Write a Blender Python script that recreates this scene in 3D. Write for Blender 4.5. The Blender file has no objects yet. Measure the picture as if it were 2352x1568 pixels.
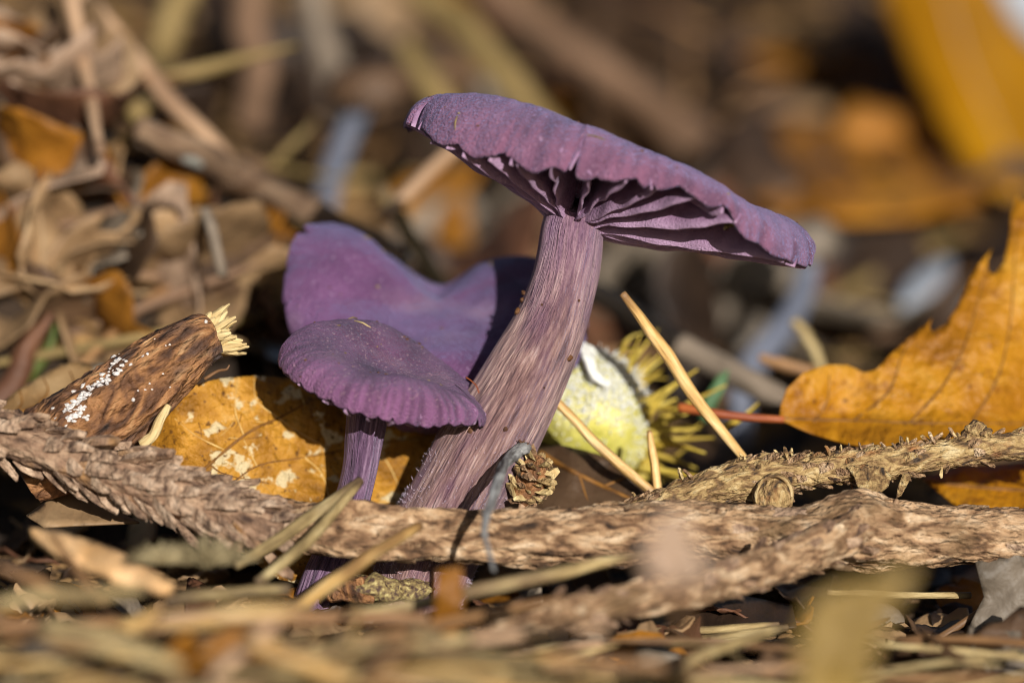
import bpy, bmesh, math, random
import numpy as np
from mathutils import Vector, Matrix
from mathutils.geometry import delaunay_2d_cdt

# ------------------------------------------------------------------ camera, sky, sun, exposure
# All coordinates below are written in centimetres and stored in metres (K).
K = 0.01
SC = bpy.context.scene
COL = SC.collection
PITCH = math.radians(8.0)
DIST = 34.0                      # camera to focus plane
FW = 8.7                         # frame width at the focus plane
PXCM = 2352.0 / FW
C0 = np.array([0.0, 0.0, 2.1])   # world point in the middle of the frame, in focus
FWD = np.array([0.0, math.cos(PITCH), -math.sin(PITCH)])
UP = np.array([0.0, math.sin(PITCH), math.cos(PITCH)])
RT = np.array([1.0, 0.0, 0.0])
CAM = C0 - FWD * DIST

cam_d = bpy.data.cameras.new('camera')
cam = bpy.data.objects.new('camera', cam_d)
COL.objects.link(cam)
cam.location = Vector(CAM * K)
cam.rotation_euler = (math.pi / 2 - PITCH, 0, 0)
cam_d.sensor_width = 36.0
cam_d.lens = 36.0 * DIST / FW
cam_d.clip_start = 0.005
cam_d.clip_end = 200.0
cam_d.dof.use_dof = True
cam_d.dof.focus_distance = (DIST - 0.35) * K
cam_d.dof.aperture_fstop = cam_d.lens / 10.8
cam_d.dof.aperture_blades = 0
SC.camera = cam

SUN_EL, SUN_AZ = math.radians(18.0), math.radians(15.0)     # azimuth: to the right of straight behind the camera
world = bpy.data.worlds.new('World')
SC.world = world
world.use_nodes = True
wn = world.node_tree
for n in list(wn.nodes):
    wn.nodes.remove(n)
sky = wn.nodes.new('ShaderNodeTexSky')
sky.sky_type = 'NISHITA'
sky.sun_disc = False
sky.sun_elevation = SUN_EL
sky.sun_rotation = math.pi - SUN_AZ
bg = wn.nodes.new('ShaderNodeBackground')
bg.inputs['Strength'].default_value = 0.05
wo = wn.nodes.new('ShaderNodeOutputWorld')
wn.links.new(sky.outputs[0], bg.inputs[0])
wn.links.new(bg.outputs[0], wo.inputs[0])

sun_d = bpy.data.lights.new('sun', 'SUN')
sun_d.energy = 5.0
sun_d.angle = math.radians(0.53)
sun_d.color = (1.0, 0.95, 0.87)
sun = bpy.data.objects.new('sun', sun_d)
COL.objects.link(sun)
sdir = Vector((math.sin(SUN_AZ) * math.cos(SUN_EL), -math.cos(SUN_AZ) * math.cos(SUN_EL), math.sin(SUN_EL)))
sun.rotation_euler = sdir.to_track_quat('Z', 'Y').to_euler()
sun.location = sdir * 2.0

SC.view_settings.view_transform = 'Standard'
SC.view_settings.look = 'None'
SC.view_settings.exposure = 0.15
SC.view_settings.gamma = 1.0
SC.view_settings.use_curve_mapping = False
SC.render.engine = 'CYCLES'
SC.cycles.max_bounces = 6
SC.cycles.diffuse_bounces = 4
SC.cycles.transparent_max_bounces = 4
SC.cycles.use_denoising = True
SC.cycles.pixel_filter_type = 'BLACKMAN_HARRIS'
SC.cycles.filter_width = 1.05

# ------------------------------------------------------------------ helpers
RNG = random.Random(11)


def P(px, py, d):
    """photo pixel (2352-wide frame) at d cm behind the focus plane -> world cm"""
    D = DIST + d
    return CAM + FWD * D + RT * ((px - 1176.0) / PXCM * D / DIST) + UP * ((784.0 - py) / PXCM * D / DIST)


def _hash(ix, iy, iz, seed):
    h = (ix * 374761393 + iy * 668265263 + iz * 2147483647 + seed * 1274126177) & 0xFFFFFFFF
    h = ((h ^ (h >> 13)) * 1274126177) & 0xFFFFFFFF
    h = h ^ (h >> 16)
    return (h & 0xFFFFFF) / float(0xFFFFFF) * 2.0 - 1.0


def vnoise(p, seed=0):
    p = np.asarray(p, dtype=np.float64)
    i = np.floor(p).astype(np.int64)
    f = p - i
    f = f * f * (3 - 2 * f)
    r = 0.0
    for dx in (0, 1):
        for dy in (0, 1):
            for dz in (0, 1):
                w = (f[..., 0] if dx else 1 - f[..., 0]) * (f[..., 1] if dy else 1 - f[..., 1]) * (f[..., 2] if dz else 1 - f[..., 2])
                r = r + w * _hash(i[..., 0] + dx, i[..., 1] + dy, i[..., 2] + dz, seed)
    return r


def fbm(p, sc=1.0, octv=4, seed=0, gain=0.5):
    p = np.asarray(p, dtype=np.float64) * sc
    a, r = 1.0, 0.0
    for k in range(octv):
        r = r + a * vnoise(p + 17.3 * k, seed + k)
        p = p * 2.03
        a *= gain
    return r


def smooth(a, b, x):
    t = np.clip((np.asarray(x, float) - a) / (b - a), 0, 1)
    return t * t * (3 - 2 * t)


def unit(v):
    v = np.asarray(v, float)
    return v / (np.linalg.norm(v) + 1e-12)


def catmull(pts, n):
    pts = np.asarray(pts, float)
    q = np.vstack([2 * pts[0] - pts[1], pts, 2 * pts[-1] - pts[-2]])
    m = len(pts) - 1
    out = []
    for s in np.linspace(0, m, n):
        i = min(int(s), m - 1)
        t = s - i
        a, b, c, d = q[i], q[i + 1], q[i + 2], q[i + 3]
        out.append(0.5 * (2 * b + (c - a) * t + (2 * a - 5 * b + 4 * c - d) * t * t + (3 * b - a - 3 * c + d) * t ** 3))
    return np.array(out)


def pinterp(ctrl, th):
    """periodic smooth interpolation; ctrl = [(degrees, value), ...]"""
    c = sorted(((a % 360, v) for a, v in ctrl))
    xs = np.array([a for a, _ in c]); vs = np.array([v for _, v in c], float)
    n = len(xs)
    x = np.degrees(th) % 360
    i = np.searchsorted(xs, x, side='right') - 1
    i0 = i % n
    i1 = (i + 1) % n
    im = (i - 1) % n
    i2 = (i + 2) % n
    span = (xs[i1] - xs[i0]) % 360
    span = np.where(span == 0, 360, span)
    t = ((x - xs[i0]) % 360) / span
    a, b, c_, d = vs[im], vs[i0], vs[i1], vs[i2]
    return 0.5 * (2 * b + (c_ - a) * t + (2 * a - 5 * b + 4 * c_ - d) * t * t + (3 * b - a - 3 * c_ + d) * t ** 3)


def mesh_data(name, verts, faces, mat, tc=None, smooth_=True, tint=None):
    me = bpy.data.meshes.new(name)
    v = np.asarray(verts, float) * K
    me.from_pydata(v.tolist(), [], [list(map(int, f)) for f in faces])
    if tc is not None:
        at = me.attributes.new('tc', 'FLOAT_VECTOR', 'POINT')
        at.data.foreach_set('vector', np.asarray(tc, np.float32).ravel())
    if tint is not None:
        at = me.attributes.new('tint', 'FLOAT', 'POINT')
        at.data.foreach_set('value', np.asarray(tint, np.float32).ravel())
    if mat is not None:
        me.materials.append(mat)
    if smooth_:
        me.polygons.foreach_set('use_smooth', [True] * len(me.polygons))
    me.update()
    return me


def link(name, me, parent=None, loc=None):
    o = bpy.data.objects.new(name, me)
    COL.objects.link(o)
    if parent is not None:
        o.parent = parent
    if loc is not None:
        o.location = Vector(np.asarray(loc, float) * K)
    return o


def tag(o, label, cat, group=None):
    o['label'] = label
    o['category'] = cat
    if group:
        o['group'] = group
    return o


def thing(name, label, cat, base, group=None):
    e = bpy.data.objects.new(name, None)
    COL.objects.link(e)
    e.empty_display_size = 0.003
    e.location = Vector(np.asarray(base, float) * K)
    e['base'] = [float(x) for x in base]
    tag(e, label, cat, group)
    return e


def basis(parent):
    return np.array(parent['base']) if parent is not None and 'base' in parent else np.zeros(3)


def part(name, geo, mat, parent, root=None, smooth_=True, tint=None):
    """geo = (verts in world cm, faces, tc); becomes a child of parent (root = the empty that carries the base)"""
    v, f, tc = geo
    return link(name, mesh_data(name, np.asarray(v) - basis(root if root is not None else parent), f, mat, tc, smooth_, tint), parent)


def single(name, geo, mat, label, cat, group=None, smooth_=True):
    v, f, tc = geo
    v = np.asarray(v, float)
    base = np.array([v[:, 0].mean(), v[:, 1].mean(), v[:, 2].min()])
    o = link(name, mesh_data(name, v - base, f, mat, tc, smooth_), None, base)
    return tag(o, label, cat, group)


def frames(path):
    T = np.gradient(path, axis=0)
    T /= np.linalg.norm(T, axis=1)[:, None] + 1e-12
    n = np.cross(T[0], [0.13, 0.9, 0.41])
    n = unit(n)
    N = [n]
    for k in range(1, len(path)):
        n = N[-1] - T[k] * np.dot(N[-1], T[k])
        N.append(unit(n))
    N = np.array(N)
    return T, N, np.cross(T, N)


def tube(path, rad, seg=12, disp=None, flat=1.0, caps=True):
    """closed tube. disp(ca, sa, length) -> radius factor offset. returns geometry"""
    path = np.asarray(path, float)
    n = len(path)
    rad = np.broadcast_to(np.asarray(rad, float), (n,))
    T, N, B = frames(path)
    L = np.concatenate([[0], np.cumsum(np.linalg.norm(np.diff(path, axis=0), axis=1))])
    a = np.linspace(0, 2 * math.pi, seg, endpoint=False)
    ca, sa = np.cos(a), np.sin(a)
    R = rad[:, None] * np.ones((1, seg))
    if disp is not None:
        CA, LL = np.meshgrid(ca, L)
        SA, _ = np.meshgrid(sa, L)
        R = R * (1 + disp(CA, SA, LL))
    V = path[:, None, :] + N[:, None, :] * (R * ca)[..., None] + B[:, None, :] * (R * sa * flat)[..., None]
    tc = np.stack([ca[None] * rad[:, None], sa[None] * rad[:, None], np.repeat(L[:, None], seg, 1)], -1)
    V = V.reshape(-1, 3); tc = tc.reshape(-1, 3)
    i = np.arange(n - 1)[:, None] * seg
    j = np.arange(seg)[None]
    j2 = (j + 1) % seg
    F = np.stack([i + j, i + j2, i + seg + j2, i + seg + j], -1).reshape(-1, 4).tolist()
    if caps:
        V = np.vstack([V, path[0] - T[0] * rad[0] * .3, path[-1] + T[-1] * rad[-1] * .3])
        tc = np.vstack([tc, [0, 0, 0], [0, 0, L[-1]]])
        c0, c1 = n * seg, n * seg + 1
        for k in range(seg):
            F.append([c0, (k + 1) % seg, k])
            F.append([c1, (n - 1) * seg + k, (n - 1) * seg + (k + 1) % seg])
    return V, F, tc


def merge(geos):
    vs, fs, ts, off = [], [], [], 0
    for v, f, t in geos:
        vs.append(np.asarray(v)); ts.append(np.asarray(t))
        fs += [[x + off for x in q] for q in f]
        off += len(v)
    return np.vstack(vs), fs, np.vstack(ts)


def two_sided(V, F, tc, th, boundary):
    """give a sheet real thickness; boundary = ordered loop of vertex ids"""
    V = np.asarray(V, float)
    N = np.zeros_like(V)
    Fa = np.array([f[:3] for f in F])
    nn = np.cross(V[Fa[:, 1]] - V[Fa[:, 0]], V[Fa[:, 2]] - V[Fa[:, 0]])
    Ff = np.array(F)
    for k in range(Ff.shape[1]):
        np.add.at(N, Ff[:, k], nn)
    N /= np.linalg.norm(N, axis=1)[:, None] + 1e-12
    n = len(V)
    V2 = np.vstack([V + N * th / 2, V - N * th / 2])
    F2 = [list(f) for f in F] + [[x + n for x in reversed(f)] for f in F]
    m = len(boundary)
    for k in range(m):
        a, b = boundary[k], boundary[(k + 1) % m]
        F2.append([b, a, a + n, b + n])
    return V2, F2, np.vstack([tc, tc])


# ------------------------------------------------------------------ materials
def mk(name, cols, sc=(8, 8, 8), det=5, rough=.8, bump=.5, bsc=None, bdist=.03, rand=0.0, spec=.3, sheen=0.0,
       sheen_tint=(1, 1, 1), coord='tc', spots=None, spots2=None, transl=0.0, sss=0.0, dist=0.0, rough_var=0.0, tint=None):
    m = bpy.data.materials.new(name)
    m.use_nodes = True
    nt = m.node_tree
    for n in list(nt.nodes):
        nt.nodes.remove(n)
    N, Lk = nt.nodes.new, nt.links.new
    out = N('ShaderNodeOutputMaterial')
    bs = N('ShaderNodeBsdfPrincipled')
    if coord == 'tc':
        at = N('ShaderNodeAttribute'); at.attribute_name = 'tc'
        src = at.outputs['Vector']
    else:
        co = N('ShaderNodeTexCoord')
        vm = N('ShaderNodeVectorMath'); vm.operation = 'SCALE'; vm.inputs['Scale'].default_value = 100.0
        Lk(co.outputs['Object'], vm.inputs[0])
        src = vm.outputs[0]
    oi = N('ShaderNodeObjectInfo')
    off = N('ShaderNodeVectorMath'); off.operation = 'MULTIPLY_ADD'
    Lk(oi.outputs['Random'], off.inputs[0]); off.inputs[1].default_value = (37, 53, 71)
    Lk(src, off.inputs[2])
    src = off.outputs[0]

    def noise(scale, detail, distort=0.0):
        mp = N('ShaderNodeMapping'); mp.inputs['Scale'].default_value = scale
        Lk(src, mp.inputs['Vector'])
        t = N('ShaderNodeTexNoise'); t.inputs['Scale'].default_value = 1.0
        t.inputs['Detail'].default_value = detail
        t.inputs['Distortion'].default_value = distort
        Lk(mp.outputs[0], t.inputs['Vector'])
        return t.outputs['Fac']

    fac = noise(sc, det, dist)
    rp = N('ShaderNodeValToRGB')
    el = rp.color_ramp.elements
    while len(el) < len(cols):
        el.new(0.5)
    for e, (p, c) in zip(el, cols):
        e.position = p; e.color = (*c, 1)
    Lk(fac, rp.inputs[0])
    colr = rp.outputs[0]
    for sp in (spots, spots2):
        if sp:
            s_sc, lo, hi, c, = sp[:4]
            f = noise(s_sc, sp[4] if len(sp) > 4 else 2)
            mr = N('ShaderNodeMapRange'); mr.inputs['From Min'].default_value = lo; mr.inputs['From Max'].default_value = hi
            Lk(f, mr.inputs['Value'])
            mx = N('ShaderNodeMix'); mx.data_type = 'RGBA'
            Lk(mr.outputs[0], mx.inputs['Factor'])
            Lk(colr, mx.inputs['A']); mx.inputs['B'].default_value = (*c, 1)
            colr = mx.outputs['Result']
    if tint:
        ta = N('ShaderNodeAttribute'); ta.attribute_name = 'tint'
        mx = N('ShaderNodeMix'); mx.data_type = 'RGBA'
        Lk(ta.outputs['Fac'], mx.inputs['Factor'])
        Lk(colr, mx.inputs['A']); mx.inputs['B'].default_value = (*tint, 1)
        colr = mx.outputs['Result']
    if rand:
        hs = N('ShaderNodeHueSaturation')
        mr = N('ShaderNodeMapRange'); mr.inputs['To Min'].default_value = 1 - rand; mr.inputs['To Max'].default_value = 1 + rand
        Lk(oi.outputs['Random'], mr.inputs['Value']); Lk(mr.outputs[0], hs.inputs['Value'])
        Lk(colr, hs.inputs['Color'])
        colr = hs.outputs[0]
    Lk(colr, bs.inputs['Base Color'])
    bs.inputs['Roughness'].default_value = rough
    bs.inputs['Specular IOR Level'].default_value = spec
    if sheen:
        bs.inputs['Sheen Weight'].default_value = sheen
        bs.inputs['Sheen Roughness'].default_value = .24
        bs.inputs['Sheen Tint'].default_value = (*sheen_tint, 1)
    if sss:
        bs.inputs['Subsurface Weight'].default_value = sss
        bs.inputs['Subsurface Radius'].default_value = (.6, .3, .6)
        bs.inputs['Subsurface Scale'].default_value = .0008
    if bump:
        h = noise(bsc or tuple(4 * x for x in sc), 6)
        b = N('ShaderNodeBump'); b.inputs['Strength'].default_value = bump; b.inputs['Distance'].default_value = bdist * K
        Lk(h, b.inputs['Height']); Lk(b.outputs[0], bs.inputs['Normal'])
    if transl:
        tr = N('ShaderNodeBsdfTranslucent'); Lk(colr, tr.inputs['Color'])
        ms = N('ShaderNodeMixShader'); ms.inputs[0].default_value = transl
        Lk(bs.outputs[0], ms.inputs[1]); Lk(tr.outputs[0], ms.inputs[2]); Lk(ms.outputs[0], out.inputs[0])
    else:
        Lk(bs.outputs[0], out.inputs[0])
    return m


TAN = (0.62, 0.47, 0.40)
M = {}
M['cap'] = mk('cap_skin', [(.28, (.058, .025, .056)), (.5, (.125, .053, .108)), (.75, (.22, .104, .184))], (4, 4, 4), 9, .62, 1.0,
              (42, 42, 42), .05, spec=.6, sheen=.38, sheen_tint=(.42, .52, 1.0), coord='obj',  # blue sheen tint paints in the sky glancing off the cap top
              spots=((34, 34, 34), .59, .72, (.33, .20, .31), 3), spots2=((10, 10, 10), .70, .78, (.30, .17, .12), 3), tint=(.29, .112, .200))  # fine light spots: scurf, and sparkle glints painted into the colour
M['cap_back'] = mk('cap_skin_violet', [(.28, (.066, .022, .078)), (.55, (.120, .042, .130)), (.8, (.18, .070, .188))], (2.4, 2.4, 2.4), 8, .62, .9,
                   (42, 42, 42), .045, spec=.6, sheen=.28, sheen_tint=(.42, .55, 1.0), coord='obj',  # bluish sheen stands in for sky reflection at grazing angles
                   spots=((36, 36, 36), .60, .74, (.27, .17, .30), 3), spots2=((1.5, 1.5, 1.5), .54, .78, (.23, .13, .215), 5), tint=(.21, .09, .21))  # small pale spots double as scurf and painted-on sparkle; broad ones are faded skin
M['cap_small'] = mk('cap_skin_dark', [(.28, (.050, .019, .048)), (.5, (.096, .036, .088)), (.78, (.16, .065, .150))], (3, 3, 3), 8, .6, 1.0,
                    (52, 52, 52), .045, spec=.55, sheen=.14, sheen_tint=(.6, .6, .95), coord='obj',  # weak blue sheen tint, imitating reflected sky
                    spots=((38, 38, 38), .58, .72, (.29, .18, .22), 3), spots2=((2.2, 2.2, 2.2), .54, .76, (.19, .105, .15), 5), tint=(.30, .118, .265))  # light specks are scurf plus painted glints; larger patches are faded skin
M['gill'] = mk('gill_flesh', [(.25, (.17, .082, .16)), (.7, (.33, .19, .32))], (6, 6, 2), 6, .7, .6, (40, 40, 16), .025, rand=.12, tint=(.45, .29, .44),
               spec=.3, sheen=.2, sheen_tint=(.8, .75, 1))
M['stem'] = mk('stem_fibres', [(.28, (.065, .028, .034)), (.44, (.20, .105, .100)), (.60, (.37, .225, .20)), (.80, (.66, .49, .45))], (34, 34, 2.6), 8, .5, 1.0,
               (80, 80, 6), .05, spec=.55, sheen=.15, sheen_tint=(.8, .7, 1),
               spots=((3.4, 3.4, 1.6), .50, .70, (.14, .062, .100), 6), spots2=((13, 13, 9), .72, .77, (.10, .05, .03), 2), tint=(.24, .125, .235))
M['stem_small'] = mk('stem_fibres_violet', [(.3, (.040, .018, .042)), (.5, (.135, .068, .135)), (.75, (.36, .23, .34))], (34, 34, 1.6), 8, .55, 1.0,
                     (70, 70, 5), .05, spec=.5, sheen=.2, sheen_tint=(.8, .7, 1))
M['stem_far'] = mk('pale_stem', [(.3, (.10, .11, .15)), (.7, (.17, .185, .235))], (10, 10, 2), 4, .6, .3, sheen=.2)  # lilac flesh with the blue of sky-lit shade mixed into the colour
M['fuzz'] = mk('stem_fuzz', [(.3, (.4, .3, .45)), (.7, (.6, .5, .6))], (8, 8, 8), 2, .7, 0)
M['speck'] = mk('soil_speck', [(.3, (.05, .02, .012)), (.7, (.16, .07, .025))], (20, 20, 20), 3, .6, .4)
M['lichen'] = mk('yellow_crumb', [(.38, (.08, .045, .035)), (.55, (.30, .22, .09)), (.72, (.62, .53, .24))], (25, 25, 25), 4, .6, .5)

M['soil'] = mk('soil', [(.3, (.012, .008, .006)), (.55, (.035, .022, .014)), (.75, (.075, .045, .025))], (1.2, 1.2, 1.2), 9, .9, .9, (7, 7, 7), .2, coord='obj')
M['crumb'] = mk('litter_crumb', [(.35, (.045, .026, .013)), (.5, (.15, .085, .036)), (.68, (.36, .21, .08))], (1.6, 1.6, 1.6), 6, .85, .8, (14, 14, 14), .06, coord='obj')
M['bark'] = mk('twig_bark', [(.30, (.040, .024, .016)), (.41, (.22, .120, .062)), (.54, (.50, .315, .175)), (.72, (.80, .60, .40))], (11, 11, 4.5), 10, .7, 1.0, (30, 30, 12), .12,
               spots=((2.2, 2.2, 1.4), .58, .75, (.17, .10, .045), 5), dist=.6)
M['bark_scaly'] = mk('scaly_bark', [(.32, (.06, .034, .024)), (.48, (.25, .150, .094)), (.7, (.50, .34, .225))], (8, 8, 5), 8, .75, 1.0, (24, 24, 14), .07,
                     spots=((3, 3, 3), .6, .75, (.36, .19, .07), 4))
M['bark_pale'] = mk('pale_scaly_bark', [(.32, (.10, .058, .040)), (.48, (.36, .235, .155)), (.7, (.66, .48, .34))], (8, 8, 5), 8, .75, 1.0, (24, 24, 14), .07)
M['bark_sharp'] = mk('knobbly_bark', [(.32, (.035, .022, .014)), (.44, (.22, .125, .05)), (.57, (.46, .31, .13)), (.76, (.70, .56, .32))], (12, 12, 6), 10, .6, 1.0, (34, 34, 18), .07, spec=.5,
                      spots=((3, 3, 2), .60, .72, (.33, .115, .028), 4), dist=.8)
M['rot'] = mk('rotten_bark', [(.30, (.022, .013, .010)), (.44, (.13, .058, .028)), (.58, (.33, .155, .062)), (.75, (.52, .31, .15))], (5, 5, 2.2), 9, .6, 1.0, (16, 16, 7), .14, dist=1.6,
               spots=((2.0, 2.0, 1.2), .54, .66, (.06, .042, .038), 5), rough_var=.2)
M['wood'] = mk('pale_wood', [(.3, (.45, .31, .13)), (.7, (.74, .58, .30))], (20, 20, 3), 5, .7, .7, (50, 50, 8), .04)
M['splinter'] = mk('orange_splinter', [(.3, (.50, .27, .10)), (.7, (.78, .50, .26))], (3, 3, 3), 6, .6, .6, (14, 14, 14), .05)
M['mould'] = mk('white_mould', [(.3, (.66, .60, .56)), (.7, (.85, .80, .78))], (20, 20, 20), 4, .85, .8, (50, 50, 50), .04)
M['grey'] = mk('grey_twig', [(.30, (.05, .042, .038)), (.48, (.17, .165, .165)), (.72, (.44, .44, .43))], (20, 20, 5), 7, .7, .8, (60, 60, 12), .03)
M['grey_tan'] = mk('grey_brown_stick', [(.28, (.09, .07, .05)), (.5, (.22, .17, .125)), (.8, (.36, .29, .22))], (9, 9, 2), 6, .8, .7)
M['lichen_twig'] = mk('lichen_twig', [(.3, (.08, .045, .028)), (.55, (.20, .125, .075)), (.75, (.34, .235, .15))], (8, 8, 2.5), 6, .8, .8,
                      spots=((4, 4, 2.4), .60, .68, (.40, .40, .36), 3))
M['straw'] = mk('straw', [(.28, (.36, .19, .05)), (.5, (.60, .37, .13)), (.75, (.80, .60, .31))], (14, 14, 2.2), 7, .45, .7, (44, 44, 4), .03, spec=.5, rand=.12, tint=(.17, .085, .035))
M['straw_dull'] = mk('dull_straw', [(.28, (.10, .066, .03)), (.48, (.30, .215, .095)), (.72, (.52, .41, .21))], (10, 10, 2.4), 8, .6, .8, (40, 40, 6), .04, rand=.3, spots=((3, 3, 1.8), .58, .72, (.16, .10, .06), 4), tint=(.085, .05, .028))
M['straw_pink'] = mk('tan_stalk', [(.3, (.30, .18, .10)), (.6, (.48, .31, .19)), (.85, (.60, .42, .28))], (12, 12, 1.4), 6, .6, .5, (30, 30, 3), .02, rand=.12, tint=(.15, .085, .05))
M['needle_mat'] = mk('needle_mat', [(.36, (.07, .04, .02)), (.5, (.32, .205, .085)), (.62, (.66, .50, .23))], (1.1, 1.1, .5), 5, .55, .4, spots=((5, 5, 2), .6, .7, (.16, .09, .05), 3))
M['far_brown'] = mk('brown_stalk', [(.3, (.12, .068, .038)), (.6, (.22, .13, .078)), (.85, (.32, .20, .13))], (3, 3, .8), 5, .7, .5)
M['far_ochre'] = mk('ochre_stalk', [(.3, (.14, .095, .032)), (.6, (.26, .18, .07)), (.85, (.36, .27, .12))], (3, 3, .8), 5, .7, .5)
M['needle_brown'] = mk('brown_needle', [(.3, (.13, .065, .03)), (.6, (.26, .14, .06)), (.85, (.38, .22, .10))], (14, 14, 2), 5, .5, .4, rand=.3)
M['maple'] = mk('orange_leaf', [(.25, (.27, .100, .006)), (.42, (.46, .185, .007)), (.60, (.62, .28, .012)), (.82, (.80, .47, .08))], (1.7, 1.7, 1.7), 9, .42, .9, (9, 9, 9), .09, spec=.5, dist=.5,
                spots=((5, 5, 5), .56, .70, (.33, .12, .008), 5), spots2=((18, 18, 18), .64, .72, (.20, .07, .01), 3), transl=.36)
M['vein_dark'] = mk('dark_vein', [(.3, (.10, .042, .010)), (.7, (.26, .115, .022))], (8, 8, 8), 4, .6, .3)
M['vein_pale'] = mk('pale_vein', [(.3, (.42, .22, .05)), (.7, (.66, .45, .16))], (8, 8, 8), 4, .55, .3)
M['vein_amber'] = mk('amber_vein', [(.3, (.40, .20, .03)), (.7, (.66, .38, .09))], (8, 8, 8), 4, .55, .3)
M['petiole'] = mk('red_petiole', [(.3, (.22, .05, .018)), (.7, (.42, .12, .03))], (10, 10, 2), 4, .5, .3)
M['spotted'] = mk('spotted_leaf', [(.25, (.17, .072, .008)), (.42, (.40, .175, .014)), (.58, (.62, .30, .035)), (.8, (.80, .54, .20))], (3.0, 3.0, 3.0), 10, .5, 1.0, (14, 14, 14), .07, spec=.4, dist=.4,
                  spots=((5.5, 5.5, 5.5), .575, .615, (.72, .58, .33), 5), spots2=((16, 16, 16), .60, .68, (.15, .062, .010), 4), transl=.22)
M['curl_leaf'] = mk('brown_leaf_pale_streaks', [(.26, (.12, .062, .022)), (.5, (.27, .155, .062)), (.75, (.42, .28, .14))], (3, 3, 3), 8, .6, .7, (12, 12, 12), .05,
                    spots=((9, 3, 5), .60, .68, (.52, .49, .42), 3), transl=.15)
LEAFC = {
    'brown': [(.3, (.045, .024, .013)), (.55, (.105, .058, .030)), (.8, (.19, .115, .063))],
    'dark brown': [(.3, (.016, .009, .006)), (.55, (.044, .024, .014)), (.8, (.08, .047, .028))],
    'tan': [(.3, (.20, .12, .058)), (.55, (.36, .225, .115)), (.8, (.50, .345, .19))],
    'reddish brown': [(.3, (.062, .026, .015)), (.55, (.135, .058, .030)), (.8, (.22, .105, .055))],
    'orange brown': [(.3, (.15, .056, .006)), (.55, (.29, .115, .010)), (.8, (.42, .19, .025))],
    'grey brown': [(.3, (.12, .095, .07)), (.55, (.22, .175, .13)), (.8, (.34, .28, .215))],
    'russet': [(.3, (.19, .066, .004)), (.55, (.36, .140, .008)), (.8, (.50, .22, .02))],
    'ochre': [(.3, (.15, .092, .02)), (.55, (.24, .155, .038)), (.8, (.34, .235, .075))],
    'pale pinkish': [(.3, (.34, .22, .145)), (.55, (.50, .345, .24)), (.8, (.62, .47, .35))],
}
for k, c in LEAFC.items():
    M['leaf ' + k] = mk('leaf_' + k.replace(' ', '_'), c, (1.5, 1.5, 1.5), 7, .55, .6, (7, 7, 7), .06, spec=.4, rand=.25, transl=.18,
                        spots=((5, 5, 5), .62, .72, tuple(x * .45 for x in c[1][1]), 4))
M['yellow_leaf'] = mk('yellow_leaf', [(.3, (.30, .125, .002)), (.55, (.46, .205, .003)), (.8, (.60, .30, .012))], (.9, .9, .9), 5, .45, .3, (4, 4, 4), .05, transl=.3)
M['pale_leaf'] = mk('pale_leaf', [(.3, (.30, .33, .39)), (.7, (.48, .52, .58))], (2, 2, 2), 5, .6, .4, transl=.2)
M['green'] = mk('green_blade', [(.3, (.05, .12, .05)), (.7, (.16, .30, .13))], (5, 5, 2), 4, .5, .3, transl=.3)
M['moss_green'] = mk('olive_blade', [(.3, (.05, .075, .012)), (.7, (.13, .16, .03))], (5, 5, 2), 4, .5, .3, transl=.2)
M['moss'] = mk('moss', [(.3, (.14, .105, .05)), (.7, (.42, .34, .19))], (8, 8, 8), 4, .8, .6, transl=.2)
M['burr_in'] = mk('burr_lining', [(.28, (.40, .37, .05)), (.55, (.58, .53, .13)), (.8, (.74, .70, .36))], (3, 3, 3), 6, .7, .7, (16, 16, 16), .05, sheen=.5, sss=.1)
M['burr_fur'] = mk('burr_white_fur', [(.3, (.62, .62, .56)), (.7, (.86, .87, .84))], (14, 14, 14), 4, .85, .6, sheen=.4)
M['spine'] = mk('burr_spine', [(.3, (.40, .26, .03)), (.6, (.60, .45, .08)), (.85, (.72, .62, .22))], (10, 10, 3), 4, .5, .3, rand=.15, transl=.2)

# ------------------------------------------------------------------ ground
def G(x, y):
    x = np.asarray(x, float); y = np.asarray(y, float)
    base = -0.45 + smooth(-1.8, -4.4, y) * (0.14 + 0.48 * smooth(1.6, -1.4, x)) * (1 - .75 * smooth(-8.5, -13, y))
    base = base + 0.35 * smooth(-0.5, -3.5, x) * smooth(-2.2, 0.6, y)
    crest = np.interp(x, [-12, -6, -3.9, -2.4, -1.1, 0.0, 1.2], [5.2, 4.6, 3.55, 2.6, 1.55, .75, 0.0])
    heap = crest * smooth(1.2, 5.2, y) * (1 - 0.75 * smooth(6.0, 10.0, y))
    slope = 0.20 * np.maximum(0, y - 5.0) * (1 - smooth(60, 400, y)) + 8 * smooth(60, 400, y)
    return base + heap + slope


def Gn(x, y):
    p = np.stack([np.asarray(x, float), np.asarray(y, float), np.zeros_like(np.asarray(x, float))], -1)
    near = 1 - smooth(60, 300, np.hypot(p[..., 0], p[..., 1]))
    return G(x, y) + near * ((0.16 + .12 * smooth(-1.5, -3, p[..., 1])) * fbm(p, .8, 4, 3) + 0.05 * fbm(p, 4.0, 3, 9))


def axis_steps(lo, hi, far, step):
    a = list(np.arange(lo, hi + 1e-6, step))
    s, v, up = step, hi, []
    while v < far:
        s *= 1.28; v += s; up.append(v)
    s, v, dn = step, lo, []
    while v > -far:
        s *= 1.28; v -= s; dn.append(v)
    return np.array(dn[::-1] + a + up)


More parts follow.
